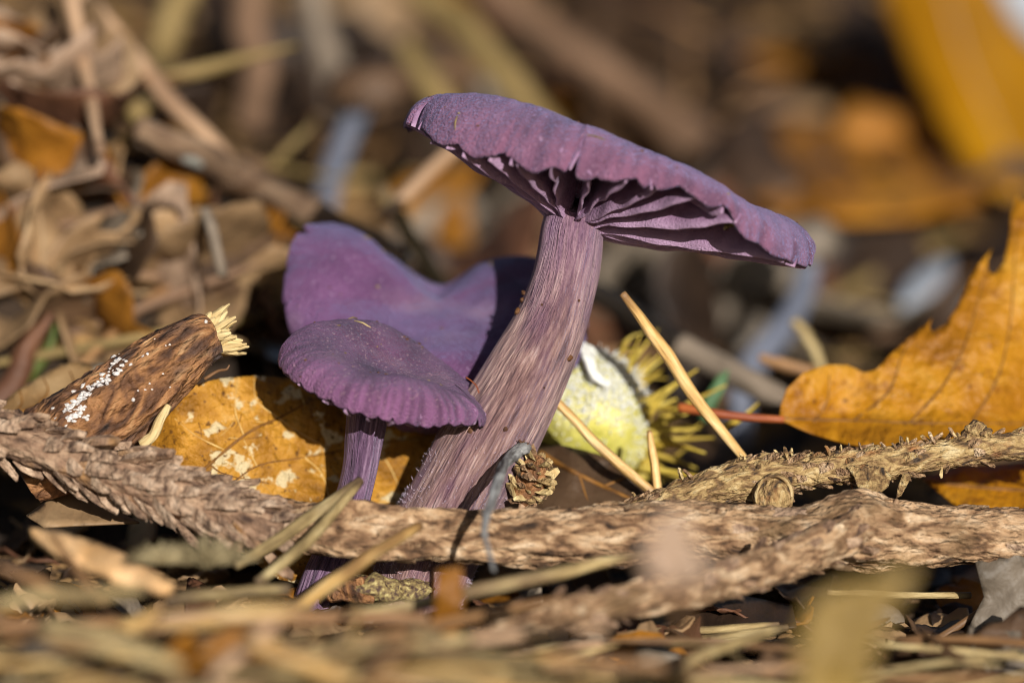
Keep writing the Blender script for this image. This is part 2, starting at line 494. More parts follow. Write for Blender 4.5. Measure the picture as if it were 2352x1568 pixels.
def build_ground():
    xs = axis_steps(-9, 9, 4000, .14)
    ys = axis_steps(-6, 16, 4000, .14)
    X, Y = np.meshgrid(xs, ys)
    Z = Gn(X, Y)
    V = np.stack([X, Y, Z], -1).reshape(-1, 3)
    nx, ny = len(xs), len(ys)
    i = np.arange(ny - 1)[:, None] * nx
    j = np.arange(nx - 1)[None]
    F = np.stack([i + j, i + j + 1, i + nx + j + 1, i + nx + j], -1).reshape(-1, 4)
    o = link('ground', mesh_data('ground', V, F, M['soil'], None))
    o['kind'] = 'structure'
    o['label'] = 'dark crumbly forest soil under the leaf litter'


build_ground()


def hit(px, py):
    """where the view ray through a pixel meets the ground"""
    d0 = P(px, py, 0) - CAM
    d0 = d0 / np.dot(d0, FWD)
    t = np.arange(22.0, 140, .08)
    p = CAM + d0[None] * t[:, None]
    b = np.nonzero(p[:, 2] < G(p[:, 0], p[:, 1]))[0]
    return p[b[0]] if len(b) else p[-1]


# ------------------------------------------------------------------ mushrooms
def cap_profile(th, s, c):
    """top of the cap: radius and height for angle th and s in 0..1 (centre to margin)"""
    R = pinterp(c['R'], th); He = pinterp(c['He'], th); Hs = pinterp(c['Hs'], th)
    sh = c['sh']
    lob = np.abs(np.sin(th * c['lobes'] / 2 + 1.7 * np.sin(th * 2.0 + c['seed']) + c['seed'])) ** .7
    lob2 = vnoise(np.stack([np.cos(th) * 9, np.sin(th) * 9, th * 0 + c['seed']], -1), 5)
    mg = smooth(.86, 1.0, s)
    dR = mg * (-c['la'] * .5 * (1 - lob) + c['la'] * .5 * lob2)
    dH = mg * c['la'] * (1.7 * (1 - lob) + 1.3 * lob2)
    for (a, w, dr, dh) in c.get('notch', []):
        dd = (th - math.radians(a) + math.pi) % (2 * math.pi) - math.pi
        g = np.exp(-(dd / w) ** 2)
        mn = smooth(.72, 1.0, s)
        dR = dR - dr * g * mn; dH = dH + dh * g * mn
    q = np.clip(s / .7, 0, 1)
    a = np.clip((s - .7) / .3, 0, 1) * math.pi / 2
    r_in = sh * R * q
    h_in = c['Hc'] + (Hs - c['Hc']) * (q * q * (3 - 2 * q)) ** c.get('pw', 1.0)
    r = np.where(s < .7, r_in, sh * R + (1 - sh) * R * np.sin(a))
    h = np.where(s < .7, h_in, He + (Hs - He) * np.cos(a))
    return r * (1 + dR), h + dH, R, He, Hs


def build_cap(S0, ex, ey, ez, c):
    nt, ns = c.get('nt', 420), c.get('ns', 96)
    th = np.linspace(0, 2 * math.pi, nt, endpoint=False)
    s = np.linspace(0, 1, ns) ** .9
    TH, Sg = np.meshgrid(th, s)
    r, h, R, He, Hs = cap_profile(TH, Sg, c)
    x, y = r * np.cos(TH), r * np.sin(TH)
    # broad waves, radial striations near the margin and fine scurf
    w = smooth(.15, .9, Sg)
    p = np.stack([x, y, h], -1)
    h = h + c['wave'] * w * fbm(np.stack([np.cos(TH) * 1.3, np.sin(TH) * 1.3, Sg * .8 + c['seed']], -1), 1.2, 2, 21)
    stri = np.sin(TH * c['nstr'] + 7 * vnoise(np.stack([np.cos(TH) * 4, np.sin(TH) * 4, Sg * .7], -1), 8)) * (.55 + .6 * vnoise(np.stack([np.cos(TH) * 7, np.sin(TH) * 7, Sg * .5], -1), 18))
    h = h + c['str'] * smooth(.72, .97, Sg) * stri
    r2 = r * (1 + c['str'] * .35 * smooth(.8, 1, Sg) * stri)
    x, y = r2 * np.cos(TH), r2 * np.sin(TH)
    h = h + c.get('scurf', .006) * fbm(p, 14, 3, 31) + .012 * fbm(p, 4, 2, 33)
    # underside: thin flesh, running down to the stem
    ns2 = 40
    s2 = np.linspace(1, .06, ns2)
    TH2, S2 = np.meshgrid(th, s2)
    ru, hu, Ru, Heu, Hsu = cap_profile(TH2, S2, c)
    ro = .22
    ru2 = np.maximum(ru, ro) * np.where(S2 > .97, .994, .985)
    hu2 = under_h(TH2, S2, hu, ru, c)
    # follow the waves of the top at the margin so the rim stays closed
    hu2 = hu2 + (h[-1] - cap_profile(th, np.ones_like(th), c)[1])[None] * smooth(.4, 1, S2)
    x2, y2 = ru2 * np.cos(TH2), ru2 * np.sin(TH2)
    X = np.concatenate([x, x2]); Y = np.concatenate([y, y2]); H = np.concatenate([h, hu2])
    V = (S0 + X[..., None] * ex + Y[..., None] * ey + H[..., None] * ez).reshape(-1, 3)
    tc = np.stack([X, Y, H], -1).reshape(-1, 3)
    n = ns + ns2
    i = np.arange(n - 1)[:, None] * nt
    j = np.arange(nt)[None]
    j2 = (j + 1) % nt
    F = np.stack([i + j, i + nt + j, i + nt + j2, i + j2], -1).reshape(-1, 4).tolist()
    tn = smooth(.60, .98, Sg) * np.clip(.42 + .38 * stri + .35 * fbm(np.stack([np.cos(TH) * 3, np.sin(TH) * 3, Sg], -1), 2, 3, 61), 0, 1)  # streaky margin pigment, also painting the glow of light through the edge
    tn = np.concatenate([tn, np.zeros_like(S2)]).ravel() * c.get('tint', .8)
    return V, F, tc, tn


def under_h(th, s, htop, r, c):
    thick = c['thick'] * (1 - .75 * smooth(.75, 1, s))
    R = pinterp(c['R'], th)
    core = 1 - smooth(.22, .22 + .35 * np.maximum(R - .22, .1), r)
    return (htop - thick) * (1 - core) + core * np.minimum(htop - thick, c['stem_h'])


def gill_geo(th0, S0, ex, ey, ez, c, rng, short=False):
    nr, nh = 26, 5
    R = float(pinterp(c['R'], np.array([th0]))[0]); He = float(pinterp(c['He'], np.array([th0]))[0])
    t = np.linspace(0, 1, nr)
    s0 = .55 if short else 0.0
    r0 = .2 if not short else .2 + (R - .2) * s0
    rr = r0 + (R * .985 - r0) * t
    # find the underside height along the radius
    ss = np.linspace(.02, 1, 200)
    rp, hp, *_ = cap_profile(np.full(200, th0), ss, c)
    hu = np.interp(rr, rp, under_h(np.full(200, th0), ss, hp, rp, c)) + .03
    ex_p = float(pinterp(c['gexp'], np.array([th0]))[0])
    tt = np.clip((rr - .2) / (R - .2), 0, 1)
    low = He * tt ** ex_p + c.get('gsag', 0) * np.sin(tt * math.pi)
    if short:
        low = low + (hu - low) * (1 - t) ** 1.5
    low = low + .022 * vnoise(np.stack([rr * 5, rr * 0 + th0 * 9, rr * 0], -1), 4)
    hu = np.maximum(hu, low + .012)
    wob = .05 * (rng.random() - .5) * 2
    wob2 = .035 * vnoise(np.stack([rr * 1.8, rr * 0 + th0 * 13, rr * 0], -1), 7)
    verts, tc = [], []
    hw = .018
    for side in (1, -1):
        for k in range(nh + 1):
            q = k / nh
            hh = low * q + hu * (1 - q)
            lat = (wob * q + wob2 * (q * .8 + .2) + side * hw * (1 - .55 * q)) * smooth(0, .12, tt + .03)
            lat = lat + .012 * q * np.sin(rr * 16 + th0 * 5)
            x = rr * math.cos(th0) - lat * math.sin(th0)
            y = rr * math.sin(th0) + lat * math.cos(th0)
            verts.append(S0 + x[:, None] * ex + y[:, None] * ey + hh[:, None] * ez)
            tc.append(np.stack([rr, np.full(nr, th0 * 7), hh * 3], -1))
    V = np.vstack(verts); T = np.vstack(tc)
    F = []
    n1 = (nh + 1) * nr
    for k in range(nh):
        for i in range(nr - 1):
            a = k * nr + i
            F.append([a, a + 1, a + nr + 1, a + nr])
            b = n1 + a
            F.append([b, b + nr, b + nr + 1, b + 1])
    for i in range(nr - 1):
        a = nh * nr + i; b = n1 + a
        F.append([a, a + 1, b + 1, b])
        F.append([i, n1 + i, n1 + i + 1, i + 1])
    for i in (0, nr - 1):
        for k in range(nh):
            a = k * nr + i; b = n1 + a
            F.append([a, a + nr, b + nr, b] if i == 0 else [a, b, b + nr, a + nr])
    tn = np.concatenate([np.full(nr, (k / nh) ** 5) for k in range(nh + 1)] * 2)  # paler toward the free edge: the lit look of gill edges painted in
    return V, F, T, tn


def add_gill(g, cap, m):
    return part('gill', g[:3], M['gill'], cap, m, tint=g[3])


def stem_geo(pts, n=150, seg=72, amp=.03, seed=0):
    pts = np.array(pts, float)
    sp = catmull(pts, n)
    path, rad = sp[:, :3], sp[:, 3]

    def disp(ca, sa, L):
        q = np.stack([ca * 3.4, sa * 3.4, L * .45], -1)
        q2 = np.stack([ca * 9, sa * 9, L * 1.0], -1)
        q3 = np.stack([ca * 1.0, sa * 1.0, L * 1.0 + seed], -1)
        return amp * (fbm(q, 1, 3, 40 + seed) + .7 * fbm(q2, 1, 2, 44 + seed)) + .05 * fbm(q3, 1.2, 2, 50 + seed)
    return tube(path, rad, seg, disp)


def cam_frame(roll_deg, toward_deg):
    """cap frame: roll in the picture plane (right side down), tipped toward the camera"""
    a = math.radians(roll_deg); t = math.radians(toward_deg)
    ex = RT * math.cos(a) - UP * math.sin(a)
    u = UP * math.cos(a) + RT * math.sin(a)
    ez = u * math.cos(t) - FWD * math.sin(t)
    ey = FWD * math.cos(t) + u * math.sin(t)
    return ex, ey, ez


def px_stem(lst):
    """[(px, py, depth, half width in px)] -> path points with radius"""
    return [np.append(P(a, b, d), w / PXCM * (DIST + d) / DIST) for a, b, d, w in lst]


def grit(cap, m, g, c, n, seed):
    """a little soil and a few needle crumbs lying on the cap skin"""
    r = random.Random(seed)
    nt, ns = c.get('nt', 420), c.get('ns', 96)
    V = np.asarray(g[0])
    done = 0
    while done < n:
        i = r.randint(int(ns * .25), ns - 4); j = r.randrange(nt)
        k = i * nt + j
        p = V[k]
        nrm = unit(np.cross(V[k + 1 if j < nt - 1 else k - 1] - p, V[k + nt] - p))
        if np.dot(nrm, p - V[:nt].mean(0)) < 0:
            nrm = -nrm
        if np.dot(nrm, CAM - p) < 0 and r.random() < .8:
            continue
        done += 1
        if done % 5 == 0:
            e = unit(np.cross(nrm, np.array([r.uniform(-1, 1) for _ in range(3)])))
            L = r.uniform(.03, .09)
            part('needle_crumb', tube(np.array([p - e * L, p + nrm * .012, p + e * L]), [.005, .008, .004], 5), M['straw_dull'], cap, m)
        else:
            part('soil_speck', lump(p, r.uniform(.006, .017), r.randint(0, 99), (1.2, 1, .8), .5, 1), M[r.choice(['speck', 'speck', 'lichen'])], cap, m)


def big_mushroom():
    S0 = P(1312, 522, 0.0)
    base = P(985, 1330, -.05); base[2] = -.5
    m = thing('mushroom', 'tall violet mushroom with a wide tilted cap, exposed gills and thick fibrous stem', 'mushroom', base, 'violet mushrooms')
    TIP = 12.5
    ex, ey, ez = cam_frame(17.5, -TIP)
    c = dict(R=[(0, 2.05), (-22, 2.04), (-45, 1.80), (-70, 1.52), (-92, 1.40), (-120, 1.42), (-150, 1.56), (180, 1.64), (135, 1.6), (90, 1.55), (45, 1.8)],
             He=[(0, .40), (-15, .26), (-30, .24), (-45, .42), (-60, .52), (-75, .46), (-92, .41), (-115, .31), (-140, .27), (-160, .40), (180, .42), (150, .5), (90, .55), (45, .55), (20, .52)],
             Hs=[(0, .66), (-30, .62), (-50, .72), (-75, .79), (-92, .82), (-120, .84), (-150, .82), (180, .78), (135, .82), (90, .80), (45, .72)],
             Hc=.60, sh=.80, lobes=22, la=.032, seed=2.3, wave=.04, nstr=64, str=.005, thick=.10, stem_h=.20, lup=1.0,
             notch=[(-96, .020, .05, .20), (-47, .03, .02, .05), (-165, .03, .10, .05), (-12, .035, .07, .08), (-24, .02, .03, .03), (-70, .02, .015, .05), (-121, .02, .02, .05)],
             gexp=[(0, 1.5), (-45, 1.35), (-90, 1.0), (-135, .75), (180, .7), (90, 1.0), (45, 1.3)], nt=560, ns=120)
    rr_ = lambda a: float(pinterp(c['R'], np.array([math.radians(a)]))[0]) * math.sin(math.radians(a)) * math.sin(math.radians(TIP))
    c['He'] = [(a, v + rr_(a)) for a, v in c['He']]
    c['Hs'] = [(a, v + .8 * rr_(a)) for a, v in c['Hs']]
    V, F, tc, tn = build_cap(S0, ex, ey, ez, c)
    cap = part('cap', (V, F, tc), M['cap'], m, tint=tn)
    cap['label'] = 'violet cap with a rolled scalloped margin'
    grit(cap, m, (V, F, tc), c, 34, 3)
    rng = random.Random(5)
    n = 30
    for k in range(n):
        th = -math.pi + 2 * math.pi * (k + .5 + rng.uniform(-.22, .22)) / n
        add_gill(gill_geo(th, S0, ex, ey, ez, c, rng), cap, m)
        if k % 2 == 0:
            add_gill(gill_geo(th + math.pi / n, S0, ex, ey, ez, c, rng, True), cap, m)
    st = px_stem([(1322, 490, .0, 66), (1315, 530, 0, 72), (1306, 590, 0, 75), (1290, 660, 0, 78), (1262, 745, 0, 85), (1222, 830, -.02, 93), (1172, 925, -.05, 102),
                  (1118, 1020, -.08, 106), (1062, 1120, -.08, 108), (1012, 1220, -.06, 112), (968, 1320, -.05, 112), (945, 1400, -.05, 104)])
    g = stem_geo(st, 190, 90, .03, 1)
    LL = g[2][:, 2]
    so = part('stem', g, M['stem'], m, tint=np.clip((1 - smooth(.1, 1.2, LL)) * .6 + .45 * smooth(2.0, 3.2, LL) * fbm(g[2] * np.array([6, 6, 1.2]), 1, 3, 5), 0, 1))
    # soft fuzz along the lower stem and a few soil specks, all lying on its surface
    sp = catmull(np.array(st), 300)
    T, N, B = frames(sp[:, :3])
    fz, r2 = [], random.Random(8)
    for k in range(1500):
        i = r2.randint(190, 290) if k < 1500 else r2.randint(190, 290)
        a = r2.uniform(0, 2 * math.pi)
        d = N[i] * math.cos(a) + B[i] * math.sin(a)
        q = sp[i, :3] + d * sp[i, 3] * .985
        e = unit(d + T[i] * r2.uniform(-.9, .9) + np.array([r2.uniform(-.5, .5) for _ in range(3)]))
        L = r2.uniform(.015, .042)
        fz.append(tube(np.array([q, q + e * L * .6, q + e * L + np.array([0, 0, .01])]), [.0025, .002, .0008], 4))
    z = part('fuzz', merge(fz), M['fuzz'], so, m); z['kind'] = 'stuff'
    for (px, py, s_) in [(1308, 822, .045), (1082, 990, .042), (1245, 700, .016), (1200, 690, .035), (1190, 715, .045), (1203, 672, .03), (1160, 985, .03), (1250, 890, .014), (1330, 690, .015)]:
        o = P(px, py, -1.2)
        dv = unit(o - CAM)
        best = None
        for t in np.linspace(0, 2.2, 220):
            q = o + dv * t
            i = int(np.argmin(((sp[:, :3] - q) ** 2).sum(1)))
            if np.linalg.norm(sp[i, :3] - q) < sp[i, 3] * 1.0:
                best = q; break
        if best is None:
            i = int(np.argmin([np.linalg.norm(np.cross(p_ - o, dv)) for p_ in sp[:, :3]]))
            q = o + dv * np.dot(sp[i, :3] - o, dv)
            best = sp[i, :3] + unit(q - sp[i, :3]) * sp[i, 3]
        part('soil_speck', lump(best, s_ * .72, r2.randint(0, 99)), M['speck'], so, m)
    # a yellow crumb caught between the gills
    return m


def on_tube(px, py, path, rad):
    """where the view ray through a pixel first meets a tube"""
    dv = unit(P(px, py, 0) - CAM)
    o = P(px, py, -2.5)
    for t in np.linspace(0, 4.5, 300):
        q = o + dv * t
        d2 = ((path - q) ** 2).sum(1)
        i = int(np.argmin(d2))
        if d2[i] < (rad[i] * 1.02) ** 2:
            return q
    return None


def lump(c, r, seed, squash=(1, 1, 1), rough=.35, sub=2):
    bm = bmesh.new()
    bmesh.ops.create_icosphere(bm, subdivisions=sub, radius=1.0)
    V = np.array([v.co[:] for v in bm.verts]); F = [[v.index for v in f.verts] for f in bm.faces]
    bm.free()
    n = fbm(V, 1.6, 3, seed)
    V = V * (1 + rough * n)[:, None] * np.array(squash) * r
    return V + np.asarray(c), F, V * 1.0


big_mushroom()
single('yellow_crumb', merge([lump(P(1680, 515, -.95), .032, 4, (1.5, .8, .9), .6), lump(P(1668, 522, -.96), .02, 9, (1, 1, 1), .6)]), M['lichen'],
       'tiny yellow crumb stuck between the gills of the tall mushroom', 'crumb')


def back_mushroom():
    S0 = P(1000, 705, 1.3)
    base = P(1010, 1150, 1.6); base[2] = float(G(base[0], base[1])) - .1
    m = thing('mushroom', 'violet mushroom with a broad saddle-shaped cap standing behind the tall stem', 'mushroom', base, 'violet mushrooms')
    ex, ey, ez = cam_frame(6, 38)
    c = dict(R=[(0, 1.36), (-45, 1.3), (-90, 1.22), (-135, 1.22), (-165, 1.33), (180, 1.36), (150, 1.36), (120, 1.2), (90, 1.1), (60, 1.15), (30, 1.3)],
             He=[(0, -.10), (-45, -.34), (-90, -.42), (-135, -.36), (-165, -.05), (180, .12), (160, .28), (140, .12), (120, -.35), (90, -.78), (65, -.5), (40, -.2), (20, -.1)],
             Hs=[(0, .24), (-45, .16), (-90, .13), (-135, .12), (-165, .16), (180, .27), (160, .36), (140, .26), (120, -.12), (90, -.42), (65, -.04), (40, .20), (20, .22)],
             Hc=.04, sh=.72, lobes=34, la=.012, seed=4.1, wave=.02, nstr=70, str=.004, thick=.09, stem_h=-.5,
             notch=[(158, .025, .06, -.02), (176, .02, .02, .0), (-170, .02, .02, 0), (-158, .02, .015, 0)],
             gexp=[(0, 1), (180, 1)], nt=420, ns=90, scurf=.004)
    g = build_cap(S0, ex, ey, ez, c)
    cap = part('cap', g[:3], M['cap_back'], m, tint=g[3] * .5)
    grit(cap, m, g, c, 26, 4)
    t = S0 + ez * -.12
    st = [np.append(t, .16), np.append(t * .6 + base * .4 + np.array([.1, 0, 0]), .15), np.append(t * .2 + base * .8, .17), np.append(base - np.array([0, 0, .2]), .17)]
    part('stem', stem_geo(st, 60, 40, .03, 3), M['stem_small'], m)
    rng = random.Random(15)
    c2 = dict(c, He=[(a, v - .02) for a, v in c['He']], gsag=-.25)
    return m


def small_mushroom():
    S0 = P(874, 878, -.35)
    base = P(735, 1350, -.2); base[2] = -.45
    m = thing('mushroom', 'small dark violet mushroom with a drooping fluted cap on a thin stem', 'mushroom', base, 'violet mushrooms')
    ex, ey, ez = cam_frame(15.5, 15)
    c = dict(R=[(0, .93), (-20, .96), (-40, .86), (-60, .78), (-90, .76), (-120, .80), (-150, .86), (180, .89), (135, .84), (90, .80), (45, .84)],
             He=[(0, -.06), (-18, -.04), (-32, .0), (-50, -.07), (-90, -.11), (-125, -.08), (-155, -.05), (180, .0), (135, .02), (90, .02), (45, .02)],
             Hs=[(0, .12), (-30, .19), (-60, .22), (-90, .17), (-120, .15), (-150, .20), (180, .26), (135, .36), (100, .34), (60, .22), (30, .14)],
             Hc=.10, sh=.62, lobes=38, la=.014, seed=1.2, wave=.03, nstr=54, str=.0055, thick=.08, stem_h=-.02, pw=1.0,
             notch=[(-22, .03, .02, .06), (-75, .015, .02, .02)],
             gexp=[(0, 1), (180, 1)], gsag=-.12, nt=420, ns=100)
    g = build_cap(S0, ex, ey, ez, c)
    cap = part('cap', g[:3], M['cap_small'], m, tint=g[3] * 1.15)
    grit(cap, m, g, c, 26, 5)
    part('root_thread', tube(catmull(np.array([P(1070, 866, -.60), P(1082, 874, -.64), P(1094, 886, -.68), P(1100, 902, -.72)]), 16), .006, 6), M['petiole'], m)
    rng = random.Random(6)
    for k in range(22):
        th = -math.pi + 2 * math.pi * (k + .5 + rng.uniform(-.2, .2)) / 22
        add_gill(gill_geo(th, S0, ex, ey, ez, c, rng), cap, m)
    st = px_stem([(853, 900, -.30, 48), (845, 950, -.28, 47), (836, 1010, -.25, 43), (826, 1080, -.22, 39), (806, 1160, -.2, 40), (775, 1250, -.2, 44), (742, 1330, -.2, 48), (715, 1400, -.2, 46)])
    part('stem', stem_geo(st, 130, 60, .05, 7), M['stem_small'], m)


back_mushroom()
small_mushroom()

# ------------------------------------------------------------------ leaves
def poly_leaf(outline, depth, step=26, th=.014, tcsc=1.0):
    """leaf blade from an outline in picture units; depth(px, py) gives its own distance; real thickness"""
    o = np.array(outline, float)
    dens = []
    for k in range(len(o)):
        a, b = o[k], o[(k + 1) % len(o)]
        m = max(1, int(np.linalg.norm(b - a) / (step * .8)))
        for q in range(m):
            dens.append(a + (b - a) * q / m)
    dens = np.array(dens)
    nb = len(dens)
    x0, y0 = dens.min(0); x1, y1 = dens.max(0)
    gx, gy = np.meshgrid(np.arange(x0 + step / 2, x1, step), np.arange(y0 + step / 2, y1, step))
    g = np.stack([gx.ravel(), gy.ravel()], -1) + np.random.RandomState(3).uniform(-.25, .25, (gx.size, 2)) * step
    # inside test, staying off the rim
    ins = np.zeros(len(g), bool)
    j = nb - 1
    for i in range(nb):
        a, b = dens[i], dens[j]
        cond = ((a[1] > g[:, 1]) != (b[1] > g[:, 1])) & (g[:, 0] < (b[0] - a[0]) * (g[:, 1] - a[1]) / (b[1] - a[1] + 1e-12) + a[0])
        ins ^= cond
        j = i
    far = np.min(np.linalg.norm(g[:, None] - dens[None], axis=2), axis=1) > step * .45
    g = g[ins & far]
    allp = np.vstack([dens, g])
    vs, es, fs, ov, oe, of = delaunay_2d_cdt([Vector(p) for p in allp], [], [list(range(nb))], 1, 1e-4)
    pts = np.array([v[:] for v in vs])
    F = []
    for f in fs:
        a, b, c = pts[f[0]], pts[f[1]], pts[f[2]]
        cr = (b[0] - a[0]) * (c[1] - a[1]) - (b[1] - a[1]) * (c[0] - a[0])
        F.append(list(f) if cr < 0 else list(f)[::-1])
    V = np.array([P(p[0], p[1], depth(p[0], p[1])) for p in pts])
    tc = np.stack([pts[:, 0] / PXCM, pts[:, 1] / PXCM, pts[:, 0] * 0], -1) * tcsc
    cnt = {}
    for f in F:
        for k in range(len(f)):
            e = (f[k], f[(k + 1) % len(f)])
            cnt[e] = cnt.get(e, 0) + 1
    nxt = {a: b for (a, b) in cnt if (b, a) not in cnt}
    if not nxt:
        return V, F, tc
    s = next(iter(nxt)); loop = [s]
    while nxt.get(loop[-1], s) != s and len(loop) < len(pts):
        loop.append(nxt[loop[-1]])
    return two_sided(V, F, tc, th, loop)


def vein_geo(pts, depth, r0, r1, lift=.012, n=14):
    pp = catmull(np.array(pts, float), n)
    path = np.array([P(a, b, depth(a, b) - lift) for a, b in pp])
    return tube(path, np.linspace(r0, r1, n), 6)


def maple():
    def dep(x, y):
        n = float(fbm(np.array([x / 160, y / 160, 1.0]), 1, 2, 70))
        n += .28 * float(fbm(np.array([x / 38, y / 38, 7.0]), 1, 2, 71))
        fold = .5 * math.exp(-((y - 985) / 35.0) ** 2)          # the lower lobe folds up toward the viewer
        return .75 + .0011 * (x - 1800) + .0016 * (960 - y) + .10 * n - .35 * max(0, (y - 950) / 60.0) + fold * .15 + .12 * math.sin((x - 1800) / 95.0 + (y - 900) / 170.0)
    out = [(1790, 963), (1794, 930), (1808, 892), (1846, 855), (1900, 837), (1945, 838), (1985, 856), (2012, 850), (2042, 818), (2080, 782), (2108, 760), (2128, 746), (2142, 729),
           (2134, 752), (2142, 763), (2172, 745), (2200, 702), (2226, 642), (2248, 606), (2262, 590), (2279, 571), (2267, 602), (2270, 625), (2286, 631), (2306, 602), (2318, 545), (2322, 495), (2336, 449),
           (2347, 470), (2362, 455), (2405, 420), (2450, 440), (2480, 400), (2510, 470), (2560, 600), (2600, 760), (2610, 900), (2570, 1000), (2470, 1070), (2352, 1056), (2200, 1046), (2050, 1036), (1940, 1018), (1860, 994), (1815, 974)]
    m = thing('maple_leaf', 'curled orange autumn leaf with toothed lobes and dark veins beside the chestnut burr', 'leaf', P(1960, 1010, .7), None)
    b = part('blade', poly_leaf(out, dep, 17), M['maple'], m)
    V = [[(1795, 961), (1950, 966), (2150, 972), (2420, 972)], [(1960, 967), (2040, 900), (2070, 820), (2100, 770)], [(2090, 971), (2170, 880), (2220, 780), (2265, 620)],
         [(2230, 973), (2290, 870), (2320, 740), (2335, 520)], [(1870, 970), (1900, 920), (1905, 860)], [(2350, 985), (2420, 860), (2450, 700), (2470, 480)]]
    for k, v in enumerate(V):
        part('midrib' if k == 0 else 'vein', vein_geo(v, dep, .017 if k == 0 else .013, .010 if k == 0 else .005, .010, 22), M['vein_dark'], b if k else m, m)
    rs = random.Random(4)
    for k in range(26):                                    # fine cross veins between the main ones
        v = V[rs.choice([1, 2, 3, 5])]
        i = rs.randint(0, len(v) - 2); t = rs.random()
        x = v[i][0] + (v[i + 1][0] - v[i][0]) * t; y = v[i][1] + (v[i + 1][1] - v[i][1]) * t
        s = rs.choice([1, 1, -1]); L = rs.uniform(35, 75)
        part('vein', vein_geo([(x, y), (x + s * L * .55, y - L * .12), (x + s * L, y + rs.uniform(-4, 14))], dep, .005, .002, .008, 6), M['vein_amber'], b, m)
    st = catmull(np.array([P(1560, 935, .9), P(1650, 950, .8), P(1720, 958, dep(1790, 963)), P(1800, 963, dep(1800, 963) - .01)]), 24)
    part('petiole', tube(st, np.linspace(.045, .032, 24), 8), M['petiole'], m)


def spotted():
    def dep(x, y):
        n = float(fbm(np.array([x / 140, y / 140, 3.0]), 1, 3, 90))
        return .36 + .0013 * (1000 - y) + .0013 * (x - 600) + .11 * n + .16 * math.sin((x + .6 * y) / 95.0) * .5 - .25 * math.exp(-((x - 345) / 40.0) ** 2)
    out = [(322, 1050), (330, 1010), (350, 975), (345, 950), (368, 928), (420, 895), (470, 877), (505, 869), (545, 866), (585, 863), (630, 866), (700, 872), (780, 885), (880, 905), (960, 935), (1005, 985),
           (1020, 1040), (1015, 1120), (1000, 1200), (960, 1280), (900, 1330), (780, 1360), (640, 1330), (540, 1260), (450, 1180), (370, 1110)]
    m = thing('spotted_leaf', 'upright yellow-brown leaf with pale spots behind the small mushroom stem', 'leaf', P(680, 1300, .6))
    b = part('blade', poly_leaf(out, dep, 15), M['spotted'], m)
    V = [[(420, 1120), (560, 1000), (640, 960), (760, 905), (900, 910)], [(560, 1000), (540, 940), (545, 868)], [(640, 960), (590, 920), (583, 866)], [(700, 930), (690, 890), (700, 874)],
         [(520, 1035), (450, 1000), (400, 960)], [(510, 1130), (590, 1070), (700, 1050), (860, 1020), (1000, 1000)], [(590, 1070), (560, 1010)], [(480, 1065), (520, 1090), (620, 1110)],
         [(700, 1050), (740, 1090), (760, 1160)], [(640, 960), (700, 1000), (760, 1030)], [(860, 1020), (900, 1080), (930, 1160)], [(760, 905), (800, 960), (840, 1000)]]
    for k, v in enumerate(V):
        part('midrib' if k == 0 else 'vein', vein_geo(v, dep, .016 if k == 0 else .009, .006 if k == 0 else .004, .009, 20), M['vein_dark'] if k in (0, 5, 7) else M['vein_pale'], b if k else m, m)
    rs = random.Random(14)
    for k in range(40):
        x, y = rs.uniform(370, 980), rs.uniform(900, 1170)
        a = rs.uniform(0, math.pi); L = rs.uniform(20, 55)
        part('vein', vein_geo([(x, y), (x + L * .5 * math.cos(a) + 3, y + L * .5 * math.sin(a)), (x + L * math.cos(a), y + L * math.sin(a))], dep, .0045, .0025, .008, 5),
             M['vein_pale'] if k % 2 else M['vein_dark'], b, m)


def simple_poly(name, label, cat, outline, depth, mat, step=24, th=.02, rib=None, ribmat=None, group=None):
    m = thing(name, label, cat, P(*np.mean(outline, 0), depth(*np.mean(outline, 0))), group)
    b = part('blade', poly_leaf(outline, depth, step, th), M[mat], m)
    if rib:
        for k, v in enumerate(rib):
            part('midrib' if k == 0 else 'vein', vein_geo(v, depth, .03 if k == 0 else .014, .015 if k == 0 else .006, th * .7, 16), M[ribmat or 'vein_pale'], m if k == 0 else b, m)
    return m


maple()
spotted()
nz = lambda x, y, s, sd: float(fbm(np.array([x / s, y / s, sd]), 1, 2, 33))
simple_poly('curled_leaf', 'brown curled leaf with pale silvery streaks behind the rotten branch stub', 'leaf',
            [(-60, 985), (0, 930), (40, 895), (95, 862), (140, 838), (180, 831), (215, 836), (262, 833), (300, 850), (330, 880), (300, 960), (230, 1010), (120, 1020), (0, 1010)],
            lambda x, y: .55 + .0035 * (960 - y) + .1 * nz(x, y, 70, 2), 'curl_leaf', 14, .014,
            [[(-40, 985), (80, 935), (190, 900), (250, 838)], [(80, 935), (110, 900), (100, 868)], [(130, 918), (170, 890), (160, 850)], [(30, 955), (50, 925), (45, 895)], [(190, 900), (220, 880), (215, 842)]], 'vein_dark')
simple_poly('dark_leaf', 'dull dark brown dead leaf lying under the small scaly bud', 'leaf',
            [(1215, 1030), (1290, 1022), (1380, 1045), (1440, 1075), (1500, 1130), (1520, 1180), (1460, 1230), (1330, 1240), (1200, 1230), (1180, 1100)],
            lambda x, y: .55 + .004 * (1120 - y) + .12 * nz(x, y, 60, 5), 'leaf brown', 16, .016, [[(1240, 1040), (1330, 1090), (1480, 1160)], [(1330, 1090), (1350, 1150)], [(1390, 1115), (1440, 1095)]], 'vein_dark')
